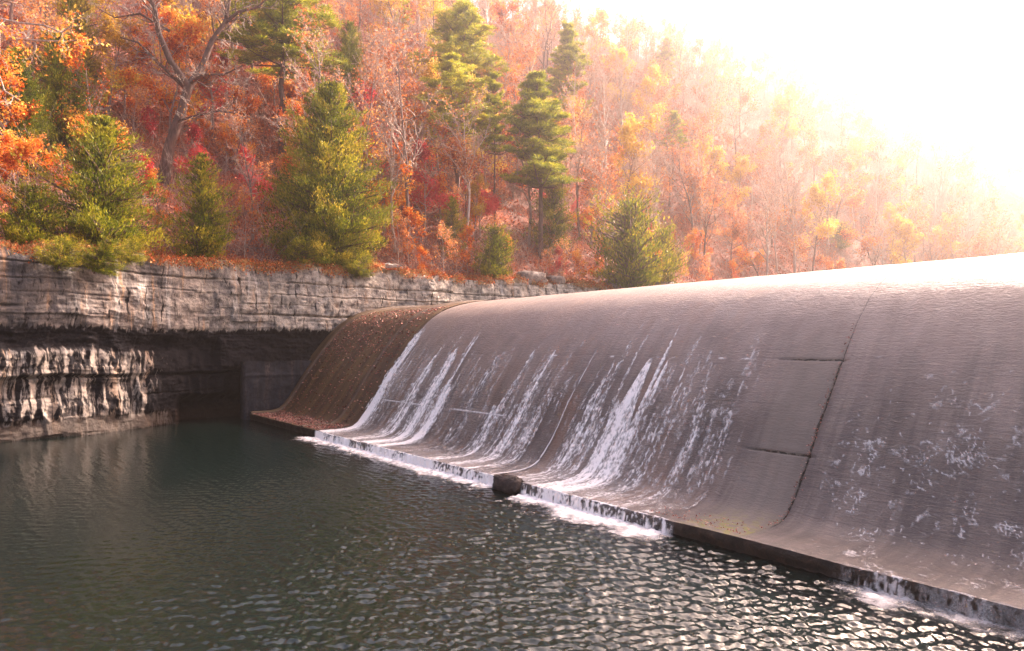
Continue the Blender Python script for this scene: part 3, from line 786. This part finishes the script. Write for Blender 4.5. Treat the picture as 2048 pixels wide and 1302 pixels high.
def make_pine(name, seed, height, width, whorls=9, crown0=.35, mat='needle', dens=1.0, lean=0.0):
    """shortleaf pine: open layered branches carrying tufts of needles"""
    r = np.random.default_rng(seed); segs = []; P = []; A = []; tn = []
    tp = [np.array([0, 0, -.3])]
    for k_ in range(1, 13):
        tp.append(np.array([lean * (k_ / 12) ** 1.5 + .10 * r.normal() * (k_ > 2), .10 * r.normal() * (k_ > 2), height * k_ / 12]))
    ts = [(*tp[i], *tp[i + 1], .016 * height * (1 - i / 13) , .016 * height * (1 - (i + 1) / 13)) for i in range(12)]
    for w in range(whorls):
        f = crown0 + (1 - crown0) * (w + .3 * r.random()) / (whorls - .3)
        f = min(f, .985); z = f * height; x = f * 12; i = min(int(x), 11); c = tp[i] * (1 - (x - i)) + tp[i + 1] * (x - i)
        g = (f - crown0) / (1 - crown0)
        Rm = width / 2 * (math.sin(min(1, (1 - g) * 1.25 + .10) * math.pi / 2)) ** 1.0 * (.75 + .4 * r.random())
        nb = int(6 + 3 * r.random())
        for b in range(nb):
            a = 6.283 * (b + r.random() * .8) / nb; L = Rm * (.55 + .6 * r.random())
            o_ = np.array([math.cos(a), math.sin(a), 0]); rise = .10 + .35 * g + .12 * r.normal()
            e = c + o_ * L + np.array([0, 0, rise * L])
            m_ = (c + e) / 2 + np.array([0, 0, -.06 * L])
            segs.append((*c, *m_, .05 * (1 - g) + .03, .035)); segs.append((*m_, *e, .035, .015))
            for q in range(int(3 + L * 4.2)):
                s_ = .30 + .75 * r.random()
                tc_ = c * (1 - s_) + e * s_ + np.array([r.normal() * .15 * L, r.normal() * .15 * L, .12 + abs(r.normal()) * .14])
                segs.append((*(c * (1 - s_ * .85) + e * s_ * .85), *tc_, .012, .006))
                m = int(95 * dens); dirs = r.normal(size=(m, 3)); dirs[:, 2] = np.abs(dirs[:, 2]) * .8 + .1; dirs /= np.linalg.norm(dirs, axis=1, keepdims=True)
                rad = (.32 + .14 * r.random())
                P.append(tc_ + dirs * (rad * (.35 + .75 * r.random((m, 1)))) * np.array([1.25, 1.25, .8])); A.append(dirs)
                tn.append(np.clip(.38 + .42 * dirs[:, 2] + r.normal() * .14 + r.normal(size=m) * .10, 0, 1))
    P = np.concatenate(P); A = np.concatenate(A) * 1.0; tn = np.concatenate(tn)
    root = empty(name)
    a, f = tubes(np.array(ts), 8); b, g = tubes(np.array(segs), 4)
    mesh_obj('trunk', np.concatenate([a, b]), np.concatenate([f, g + len(a)]), M['bark_brown'], root, smooth=True)
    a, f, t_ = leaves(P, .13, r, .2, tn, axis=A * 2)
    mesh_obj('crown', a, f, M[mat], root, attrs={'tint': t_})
    root['H'] = height
    return root
def copy_tree(o):
    c = o.copy(); C.objects.link(c)
    for ch in o.children:
        k_ = ch.copy(); C.objects.link(k_); k_.parent = c
    return c
def place(o, xpx, Y, ytop=None, sx=1.0, rz=0.0, hgt=None, sink=.2):
    """stand a tree on the hillside on the pixel column xpx at depth Y, scaled so its top reaches row ytop"""
    X = (xpx - CX) / F * Y; t, d = rim_inv(X, Y); g = float(hill(np.float64(t), np.float64(max(d, 0))))
    Hh = o['H']
    k_ = 1.0
    if ytop is not None: k_ = (H0 + (HY - ytop) / F * Y - g) / Hh
    elif hgt: k_ = hgt / Hh
    o.location = (X, Y, g - sink); o.scale = (k_ * sx, k_ * sx, k_); o.rotation_euler = (0, 0, rz)
    return g

# ------------------------------------------------------------------ foreground trees, one by one
def fg():
    # tall dense cedar in the middle
    a = make_cedar('cedar_tree', 21, 14.2, 8.8, nsp=90000, expo=.46, rag=.75, yellow=-.08); place(a, 662, 53.2, 158, rz=.4)
    tag(a, 'tallest dark green cedar, a broad cone at the cliff edge left of the dam crest', 'tree')
    b = make_cedar('cedar_tree', 22, 9.5, 9.6, nsp=36000, yellow=.12, shape=.6, expo=.62); place(b, 205, 41.4, 222, rz=1.0)
    tag(b, 'wide yellowish green cedar spreading over the cliff rim at the left', 'tree')
    c = make_cedar('cedar_tree', 23, 8.0, 4.8, nsp=16000, yellow=.08, expo=.5); place(c, 405, 46.6, 300, rz=2)
    tag(c, 'slim green cedar between the forked oak and the tallest cedar', 'tree')
    d = make_cedar('cedar_tree', 24, 5.0, 6.4, nsp=12000, yellow=.03, rag=1.0, shape=.3, expo=.4); place(d, 60, 38.0, 365, rz=2)
    tag(d, 'low yellow green cedar on the rim at the far left edge', 'tree')
    e = copy_tree(d); place(e, 1262, 70, 398, sx=.95, rz=4)
    tag(e, 'bushy green cedar just above the dam crest in the middle of the picture', 'tree')
    e = copy_tree(d); place(e, 990, 62, 452, sx=.8, rz=1.3)
    tag(e, 'small yellow green cedar on the rim above the pale rock face', 'tree')
    e = copy_tree(c); place(e, 905, 64, 388, sx=.9, rz=3.3)
    tag(e, 'narrow green cedar among the red saplings right of the tallest cedar', 'tree')
    e = copy_tree(d); place(e, 1325, 76, 455, sx=.6, rz=5)
    tag(e, 'little green cedar at the right of the bushy cedar above the crest', 'tree')
    e = copy_tree(c); place(e, 1105, 73, 330, sx=.9, rz=.3)
    tag(e, 'dark green cedar standing under the layered pine', 'tree')
    e = copy_tree(b); place(e, 120, 52, 60, sx=.75, rz=3.4)
    tag(e, 'big shadowy green cedar up the slope behind the wide left cedar', 'tree')
    e = copy_tree(a); place(e, 30, 46, 90, sx=.8, rz=4)
    tag(e, 'dark green cedar at the left edge behind the pale crooked limbs', 'tree')
    e = copy_tree(a); place(e, 700, 74, 38, sx=.55, rz=1.9)
    tag(e, 'dark green cedar high behind the tip of the tallest cedar', 'tree')
    e = copy_tree(b); place(e, 150, 60, -60, sx=.5, rz=.4)
    tag(e, 'green cedar at the top left, above the pale crooked limbs', 'tree')
    for xp, Y, dz, k, lab in ((118, 36.4, -1.5, .42, 'yellow green juniper bush hanging over the cliff rim, left one of three'), (190, 38.2, -1.8, .46, 'yellow green juniper bush hanging over the cliff rim, middle one of three'), (262, 40.0, -1.0, .34, 'yellow green juniper bush hanging over the cliff rim, right one of three'),
                           (600, 50.4, -.7, .5, 'low dark juniper at the foot of the tallest cedar, left side'), (720, 51.8, -.8, .5, 'low dark juniper at the foot of the tallest cedar, right side')):
        e = copy_tree(d); X = (xp - CX) / F * Y; t, dd = rim_inv(X, Y); e.location = (X, Y, float(ztop(np.float64(t))) + dz + .3); e.scale = (k, k, k * .85); e.rotation_euler = (.35 * math.sin(xp), .3, xp * .7)
        tag(e, lab, 'bush')
    # pines
    p = make_pine('pine_tree', 31, 15.5, 5.6, 11, .38, lean=-.5); place(p, 1082, 71, 150, rz=.3)
    tag(p, 'layered olive green pine with clear tiers, above the middle of the dam crest', 'tree')
    q = make_pine('pine_tree', 32, 17, 6.6, 8, .5, lean=.6); place(q, 920, 84, 5, sx=1.25, rz=1)
    tag(q, 'round topped dense green pine at the top, left of the sky', 'tree')
    e = copy_tree(p); place(e, 1132, 96, 52, sx=.72, rz=2)
    tag(e, 'slender green pine high on the slope behind the layered pine', 'tree')
    e = copy_tree(q); place(e, 915, 72, 112, sx=1.1, rz=3)
    tag(e, 'yellow green pine with open tufts under the round topped pine', 'tree')
    e = copy_tree(q); place(e, 990, 72, 150, sx=.5, rz=4.4)
    tag(e, 'thin pine with one drooping tier left of the layered pine', 'tree')
    e = copy_tree(q); place(e, 565, 66, -60, sx=1.35, rz=5)
    tag(e, 'wide flat branched pine at the top between the forked oak and the tallest cedar', 'tree')
    e = copy_tree(q); place(e, 1345, 112, 220, sx=.9, rz=.8)
    tag(e, 'golden green pine in the glare above the bushy crest cedar', 'tree')
    e = copy_tree(p); place(e, 1330, 150, 78, sx=.9, rz=2.8)
    tag(e, 'golden pine breaking the skyline left of the tall thin bare tree', 'tree')
    e = copy_tree(q); place(e, 1440, 150, 235, sx=.7, rz=1.8)
    tag(e, 'faint golden pine fading in the glare right of the golden green pine', 'tree')
    e = copy_tree(q); place(e, 800, 95, -20, sx=.8, rz=2.2)
    tag(e, 'green pine cut by the top edge left of the round topped pine', 'tree')
    e = copy_tree(d); place(e, 1680, 128, 445, sx=1.0, rz=1)
    tag(e, 'faint golden bush low in the glare just above the right part of the crest', 'tree')
    # the forked oak
    k = .0418
    def P_(l): return [(x * k, yy, z * k, rr) for x, yy, z, rr in l]
    limbs = [P_([(0, 0, -14, .66), (4, 0, 20, .50), (14, .1, 75, .42), (34, .2, 135, .37), (50, .2, 190, .36)]),
             P_([(50, .2, 190, .34), (24, -.6, 232, .27), (4, -.9, 285, .22), (-2, -1.2, 335, .19), (-26, -1.6, 385, .14), (-60, -1.6, 450, .07)]),
             P_([(50, .2, 190, .33), (70, .8, 235, .27), (88, 1.0, 290, .22), (112, 1.4, 335, .18), (118, 1.9, 400, .12), (150, 2.2, 460, .06)]),
             P_([(108, 1.4, 330, .15), (140, 1.2, 352, .12), (180, .8, 356, .07), (215, .6, 380, .03)]),
             P_([(52, .2, 196, .14), (90, -.8, 206, .10), (135, -1.3, 200, .07), (175, -1.6, 215, .03)]),
             P_([(40, .2, 190, .15), (5, -.9, 225, .11), (-30, -1.4, 262, .08), (-62, -1.6, 270, .04)]),
             P_([(30, 0, 120, .10), (75, -1, 122, .08), (130, -1.5, 128, .06), (180, -1.8, 118, .03)]),
             P_([(14, 0, 300, .12), (-40, -.4, 330, .08), (-90, -.4, 322, .05), (-130, -.2, 345, .02)])]
    o = make_tree('oak_tree', 41, 20, .5, 'leaf_orange', 260, .085, bark='bark_brown', twig='bark_pale', first=limbs,
                  cfg=dict(bare=.24, dens=2.6, limb=3.0, n=[16, 5, 4, 3, 0], wand=[.07, .2, .25, .25, .2], up=[.05, .12, .05, .03, 0]), twigk=1.6)
    g = place(o, 325, 57, sink=0); o.scale = (1, 1, 1)
    tag(o, 'large nearly bare oak with a leaning dark trunk forking into two crooked limbs', 'tree')
    # pale limbed tree reaching in from the left edge
    k2 = .0278
    def Q_(l): return [((x + 70) * k2, yy, (476 - y) * k2, rr) for x, y, yy, rr in l]
    limbs = [Q_([(-70, 480, 0, .30), (-76, 330, 0, .25), (-66, 200, 0, .20), (-74, 60, 0, .15), (-60, -80, 0, .1)]),
             Q_([(-72, 250, 0, .13), (-20, 150, -.4, .10), (12, 66, -.6, .08), (60, 78, -.8, .06), (110, 84, -.9, .05), (148, 100, -1, .035), (168, 84, -1, .015)]),
             Q_([(-70, 160, 0, .10), (18, 98, -.3, .08), (80, 106, -.4, .06), (140, 106, -.3, .04), (188, 98, -.2, .015)]),
             Q_([(-72, 200, 0, .10), (2, 146, -.9, .07), (26, 186, -1, .05), (36, 214, -1, .04), (66, 232, -1, .02)]),
             Q_([(14, 64, -.6, .05), (20, 100, -.8, .04), (22, 140, -.8, .025), (40, 160, -.8, .01)])]
    o = make_tree('pale_limbed_tree', 42, 16, .3, 'leaf_orange', 900, .10, bark='bark_pale', twig='bark_pale', first=limbs,
                  cfg=dict(bare=.14, dens=1.2, limb=1.5, n=[8, 4, 3, 2, 0], wand=[.1, .25, .3, .3, .2]))
    place(o, -70, 38, sink=0); o.scale = (1, 1, 1)
    tag(o, 'pale crooked limbed tree with tufts of orange leaves reaching in at the left edge', 'tree')
fg()

# ------------------------------------------------------------------ the forest
BARE = dict(up=[.05, .13, .08, .05, 0])
protos = {
 'bare_tree': [make_tree('bare_tree', 51, 15, .17, 'leaf_rust', 500, .11, 'bark_grey', 'twig_pink', BARE),
               make_tree('bare_tree', 52, 14, .15, 'leaf_rust', 1100, .11, 'bark_pale', 'twig_pink', dict(BARE, start=[.4, .2, .2, .15, 0])),
               make_tree('bare_tree', 53, 16, .20, None, 0, .1, 'bark_pale', 'twig_pink', dict(BARE, n=[20, 7, 6, 3, 0], ang=[.7, .7, .7, .7, 0]))],
 'rust_tree': [make_tree('rust_tree', 54, 13, .15, 'leaf_rust', 3200, .12, 'bark_grey', 'twig_pink'),
               make_tree('rust_tree', 55, 11, .13, 'leaf_orange', 3600, .12, 'bark_grey', 'bark_grey', dict(start=[.2, .2, .2, .15, 0]))],
 'orange_tree': [make_tree('orange_tree', 56, 10, .12, 'leaf_orange', 5600, .12, 'bark_grey', 'bark_grey', dict(start=[.15, .2, .2, .15, 0], ang=[1.1, .8, .7, .7, 0]))],
 'red_tree': [make_tree('red_tree', 57, 9, .11, 'leaf_red', 6500, .11, 'bark_pale', 'twig_pink', dict(start=[.2, .2, .2, .15, 0], n=[13, 6, 5, 3, 0]))],
 'yellow_tree': [make_tree('yellow_tree', 58, 12, .14, 'leaf_yellow', 5000, .12, 'bark_grey', 'twig_pink')],
 'sapling': [make_tree('sapling', 59, 4.2, .035, 'leaf_orange', 1500, .09, 'bark_pale', 'twig_pink', dict(n=[9, 5, 4, 0], start=[.15, .2, .2, 0]), spread=.15),
             make_tree('sapling', 60, 4.6, .035, 'leaf_rust', 500, .09, 'bark_pale', 'twig_pink', dict(n=[11, 6, 4, 0], start=[.1, .2, .2, 0]), spread=.15),
             make_tree('sapling', 61, 3.6, .03, 'leaf_red', 1300, .08, 'bark_pale', 'twig_pink', dict(n=[9, 5, 4, 0], start=[.15, .2, .2, 0]), spread=.15)],
}
for s_ in protos['sapling']: s_['H'] = 4
used = set()
GROUP = dict(bare_tree='bare trees of the hillside forest', rust_tree='rust leaved trees of the hillside forest', orange_tree='orange leaved trees of the hillside forest',
             red_tree='red leaved trees of the hillside forest', yellow_tree='yellow leaved trees of the hillside forest', sapling='thin saplings near the cliff rim')
placed = []
def put(kind, X, Y, k, rz, var=None):
    lst = protos[kind]; i = random.randrange(len(lst)) if var is None else var
    o = lst[i]
    if (kind, i) in used: o = copy_tree(o)
    used.add((kind, i))
    t, d = rim_inv(X, Y); g = float(hill(np.float64(t), np.float64(max(d, 0))))
    o.location = (X, Y, g - .25); kw = k * (.9 + .25 * random.random())
    o.scale = (kw, kw, k); o.rotation_euler = (random.gauss(0, .03), random.gauss(0, .03), rz)
    o['group'] = GROUP[kind]
    zt = g + o['H'] * k
    placed.append((o, kind, i if kind == 'sapling' else k, CX + X / Y * F, HY - (g - H0) / Y * F, HY - (zt - H0) / Y * F, Y, d))
# understory accents seen in the photo
for kind, xp, Y, k in (('rust_tree', 20, 66, 1.1), ('bare_tree', 60, 58, 1.1), ('orange_tree', 90, 70, 1.3), ('bare_tree', 150, 64, 1.2), ('yellow_tree', 215, 60, .8), ('bare_tree', 470, 70, 1.1), ('red_tree', 850, 66, .85), ('red_tree', 960, 70, .72), ('red_tree', 505, 56, .62), ('red_tree', 715, 66, 1.15), ('orange_tree', 770, 62, 1.0), ('red_tree', 420, 66, .8),
                       ('orange_tree', 820, 72, 1.0), ('orange_tree', 30, 44, .7), ('orange_tree', 20, 39.5, .5), ('orange_tree', 310, 48, .42), ('yellow_tree', 880, 76, 1.0), ('yellow_tree', 950, 68, .5), ('orange_tree', 470, 62, .7),
                       ('orange_tree', 250, 62, .8), ('rust_tree', 1180, 80, .8), ('rust_tree', 1400, 100, .8), ('red_tree', 1120, 68, .35), ('orange_tree', 600, 62, .8), ('rust_tree', 240, 52, .9), ('red_tree', 395, 58, .6),
                       ('bare_tree', 505, 53, .62), ('bare_tree', 790, 60, .8), ('bare_tree', 1215, 74, .85), ('bare_tree', 1555, 105, .95), ('bare_tree', 1385, 95, 1.05), ('bare_tree', 1290, 88, .9), ('bare_tree', 1390, 140, 1.35), ('yellow_tree', 1240, 125, 1.2), ('yellow_tree', 1300, 120, 1.1)):
    put(kind, (xp - CX) / F * Y, Y, k, random.random() * 6.28)
r = random.Random(5); pts = []
def ok(X, Y, m): return all((X - a) ** 2 + (Y - b) ** 2 > m * m for a, b in pts)
tries = 0
while len(pts) < 520 and tries < 60000:
    tries += 1
    t = r.uniform(-30, 250); d = 4 + 150 * r.random() ** 1.25
    X, Y = rim(np.float64(t), np.float64(d)); X = float(X); Y = float(Y)
    if Y < 30: continue
    xp = CX + X / Y * F
    if not -150 < xp < 2200: continue
    
    if xp < 500 and d < 14: continue
    if abs(xp - 365) < 95 and Y < 61: continue                      # keep the oak in view
    g = float(hill(np.float64(t), np.float64(d)))
    if HY - (g - H0) / Y * F < -40: continue
    m = 3.1 + d * .022 + max(t, 0) * .005
    if not ok(X, Y, m): continue
    pts.append((X, Y))
    w = dict(bare_tree=.52, rust_tree=.18, orange_tree=.12, red_tree=.03, yellow_tree=.15)
    if xp < 700: w.update(orange_tree=.24, rust_tree=.20, bare_tree=.40, red_tree=.04, yellow_tree=.12)
    if xp > 1150: w.update(bare_tree=.56, rust_tree=.20, orange_tree=.03, red_tree=.0, yellow_tree=.21)
    if d > 18: w['red_tree'] = 0
    kind = r.choices(list(w), list(w.values()))[0]
    put(kind, X, Y, r.uniform(.8, 1.25), r.random() * 6.28)
sp = []
while len(sp) < 190:
    t = r.uniform(-18, 85); d = .4 + 45 * r.random() ** 1.5
    X, Y = rim(np.float64(t), np.float64(d)); X = float(X); Y = float(Y); xp = CX + X / Y * F
    if not -20 < xp < 1500 or not all((X - a) ** 2 + (Y - b) ** 2 > 1.3 for a, b in sp): continue
    if (540 < xp < 780 and Y < 56) or (290 < xp < 460 and Y < 60): continue
    sp.append((X, Y)); put('sapling', X, Y, r.uniform(.5, 1.1), r.random() * 6.28, r.choices((0, 1, 2), (.45, .42, .13))[0])

# labels: kind + where on the slope + next to what, then the order from the left among those alike
LOOK = dict(bare_tree='bare pinkish tree', rust_tree='rust leaved tree', orange_tree='orange leaved tree', red_tree='crimson leaved tree', yellow_tree='yellow leaved tree')
SAPL = ['orange leaved sapling', 'nearly bare sapling', 'crimson leaved sapling']
def zone(x):
    for lim, nm in ((180, 'at the far left'), (440, 'around the forked oak'), (600, 'right of the oak'), (780, 'behind the tallest cedar'), (980, 'around the round topped pine'),
                    (1180, 'around the layered pine'), (1400, 'right of the layered pine'), (1620, 'over the middle crest'), (1850, 'in the pale glare')):
        if x < lim: return nm
    return 'near the right edge'
bins = {}
for rec in placed:
    o, kind, i, x, yb, yt, Y, d = rec
    look = SAPL[i] if kind == 'sapling' else ('tall ' if i > 1.06 else 'short ' if i < .92 else 'middling ') + LOOK[kind]
    band = 'on the rim' if kind == 'sapling' and d < 3 else 'just behind the rim' if d < 10 else 'low slope' if d < 28 else 'mid slope' if d < 65 else 'high slope' if d < 95 else 'topmost slope'
    bins.setdefault((look, band, zone(x)), []).append((x, o, kind))
ORD = ['leftmost', 'second from left', 'third from left', 'fourth from left', 'fifth from left', 'sixth from left', 'seventh from left', 'eighth from left', 'ninth from left', 'tenth from left', 'eleventh from left', 'twelfth from left']
for (look, band, zn), l in bins.items():
    l.sort(key=lambda q: q[0])
    for j, (x, o, kind) in enumerate(l):
        lab = f'{look} {band} {zn}'
        if len(l) > 1: lab += ', ' + (ORD[j] if j < min(len(l) - 1, 12) else 'rightmost')
        tag(o, lab, 'sapling' if kind == 'sapling' else 'tree')
for o in list(bpy.data.objects):
    if 'H' in o.keys(): del o['H']

# ------------------------------------------------------------------ shed leaves, brush and boulders
def build_litter():
    r = np.random.default_rng(61); n = 150000
    t = r.uniform(-32, 110, n); d = .1 + 70 * r.random(n) ** 1.6
    X, Y = rim(t, d); Z = hill(t, d) + .03 + .05 * r.random(n)
    P = np.stack([X, Y, Z], -1)
    tn = np.clip(.48 + 1.1 * (fbm(X * .3, Y * .3, 5) - .5) + r.normal(size=n) * .2, 0, 1)
    nz = r.normal(size=(n, 3)) * .45; nz[:, 2] *= .9
    a, f, tt = leaves(P, 1., r, .7, tn)
    a = ((a.reshape(-1, 4, 3) - P[:, None]) * (.09 + .0022 * d)[:, None, None] + P[:, None]).reshape(-1, 3)
    o = mesh_obj('leaf_litter', a, f, M['litter'], attrs={'tint': tt})
    tag(o, kind='stuff', label='orange and red fallen leaves covering the forest floor', cat='leaf litter')
    # leafless brush standing all over the slope
    n = 60000
    t = r.uniform(-30, 190, n); d = 1 + 110 * r.random(n) ** 1.3
    keep = fbm(t * .25, d * .25, 15) + .3 * r.random(n) > .50; t = t[keep]; d = d[keep]; n = len(t)
    X, Y = rim(t, d); Z = hill(t, d); a0 = np.stack([X, Y, Z - .1], -1)
    dr = r.normal(size=(n, 3)) * .35; dr[:, 2] = 1; L = (.5 + 2.6 * r.random(n) ** 2)[:, None]
    b0 = a0 + dr * L; c0 = b0 + (dr + r.normal(size=(n, 3)) * .5) * L * .6; e0 = b0 + (dr + r.normal(size=(n, 3)) * .6) * L * .6
    w = (.006 + .00028 * d)
    sg = np.concatenate([np.column_stack([a0, b0, w * 1.5, w]), np.column_stack([b0, c0, w, w * .4]), np.column_stack([b0, e0, w, w * .4])])
    a, f = tubes(sg, 3)
    o = mesh_obj('brush', a, f, M['twig_pink']); tag(o, kind='stuff', label='leafless pinkish brush standing over the forest floor', cat='brush')
    # dry brush and grass on the rim, some of it hanging over
    n = 30000
    t = r.uniform(-26, 48, n); hang = r.random(n) < .3
    d = np.where(hang, -.55 * r.random(n), 2.6 * r.random(n) ** 1.5)
    clump = vn(t * 1.3, d * .8, 9); keep = clump + r.random(n) * .35 > .55
    t = t[keep]; d = d[keep]; n = len(t)
    X, Y = rim(t, d); Z = np.where(d < 0, ztop(t) - .05 + d * .9, hill(t, np.maximum(d, 0))) + .06 + .35 * r.random(n) * vn(t * 1.5, d, 4)
    ax = np.tile(np.array([0, 0, 1.2]), (n, 1)) + r.normal(size=(n, 3)) * .5
    tn = np.clip(.5 + .9 * (vn(t * .8, d * 0, 6) - .5) + r.normal(size=n) * .2, 0, 1)
    a, f, tt = leaves(np.stack([X, Y, Z], -1), .15, r, .13, tn, axis=ax)
    m2 = int(n * .9); sel = r.integers(0, n, m2)
    b, g, t2 = leaves(np.stack([X, Y, Z], -1)[sel] + r.normal(size=(m2, 3)) * .12, .07, r, .7, np.clip(.5 + r.normal(size=m2) * .25, 0, 1))
    mi = np.concatenate([np.zeros(len(f), int), np.ones(len(g), int)])
    o = mesh_obj('undergrowth', np.concatenate([a, b]), np.concatenate([f, g + len(a)]), [M['straw'], M['litter']], mi=mi, attrs={'tint': np.concatenate([tt, t2])})
    tag(o, kind='stuff', label='dry straw coloured brush fringing the top of the cliff', cat='undergrowth')
    # leaves caught on the brown panel and its toe, and along the joint of the dry panel
    n = 3800
    s = r.uniform(35.9, 47.2, n); v = np.where(r.random(n) < .42, .1 + 1.9 * r.random(n) ** 1.3, .3 + 11.5 * r.random(n))
    s = np.where(v < 2, 37.5 + (s - 37.5) * 1.0, s)
    k = r.random(n) < .22; v = np.where(k, 6.8 + 5 * r.random(n), v)
    m_ = 260
    s = np.concatenate([s, 9.65 + r.normal(size=m_) * .06, r.uniform(9.6, 12.6, 220)])
    v = np.concatenate([v, 1 + 7.5 * r.random(m_), .15 + 1.0 * r.random(220) ** 1.5])
    n = len(s)
    u, z = prof(v, .07); P = su(s, u, z)
    sz = np.where(s > 30, .065, .028)
    a, f, tt = leaves(P, 1.0, r, .65, np.clip(.5 + r.normal(size=n) * .28 + .15 * (v < 2), 0, 1))
    a = (a.reshape(-1, 4, 3) - P[:, None]) * sz[:, None, None] * np.array([1, 1, .7]) + P[:, None]
    o = mesh_obj('caught_leaves', a.reshape(-1, 3), f, M['dead_leaf'], attrs={'tint': tt})
    tag(o, kind='stuff', label='fallen leaves stuck on the brown end panel and the toe of the dam', cat='leaves')
build_litter()
for i, (xp, Y, sz, lab) in enumerate(((1062, 63.5, (3.0, 1.6, 1.3), 'grey boulder behind the cliff rim, under the layered pine'),
                                      (1110, 65.5, (1.8, 1.4, .9), 'smaller grey boulder right of the boulder under the layered pine'),
                                      (1245, 71, (4.0, 1.6, 1.5), 'long grey rock ledge just over the dam crest, left one of three'),
                                      (1330, 76, (4.2, 1.8, 1.6), 'long grey rock ledge just over the dam crest, middle one of three'),
                                      (1405, 83, (3.6, 1.8, 1.3), 'long grey rock ledge just over the dam crest, right one of three'),
                                      (780, 55.5, (2.0, 1.2, .8), 'low dark boulder in orange leaves right of the tallest cedar'))):
    X = (xp - CX) / F * Y; g = ground_at(X, Y)
    o = rock('boulder', (X, Y, g + sz[2] * .15), sz, M['rock_grey'], 20 + i, DA + 1.5)
    tag(o, lab, 'boulder', 'boulders behind the cliff rim')

# ------------------------------------------------------------------ air
def build_haze():
    x0, x1, y0, y1, z0, z1 = -430, 930, -320, 930, -4, 190
    v = [(x0, y0, z0), (x1, y0, z0), (x1, y1, z0), (x0, y1, z0), (x0, y0, z1), (x1, y0, z1), (x1, y1, z1), (x0, y1, z1)]
    f = np.array([(0, 3, 2, 1), (4, 5, 6, 7), (0, 1, 5, 4), (1, 2, 6, 5), (2, 3, 7, 6), (3, 0, 4, 7)])
    m = bpy.data.materials.new('warm_haze'); m.use_nodes = True; nt = m.node_tree; nt.nodes.remove(nt.nodes['Principled BSDF'])
    pv = nt.nodes.new('ShaderNodeVolumePrincipled'); pv.inputs['Color'].default_value = (1, .86, .80, 1)
    pv.inputs['Density'].default_value = .0014; pv.inputs['Anisotropy'].default_value = .85
    nt.links.new(pv.outputs[0], nt.nodes['Material Output'].inputs['Volume'])
    o = mesh_obj('haze', v, f, m); tag(o, kind='stuff', label='warm bright haze filling the valley towards the sun', cat='haze')
build_haze()
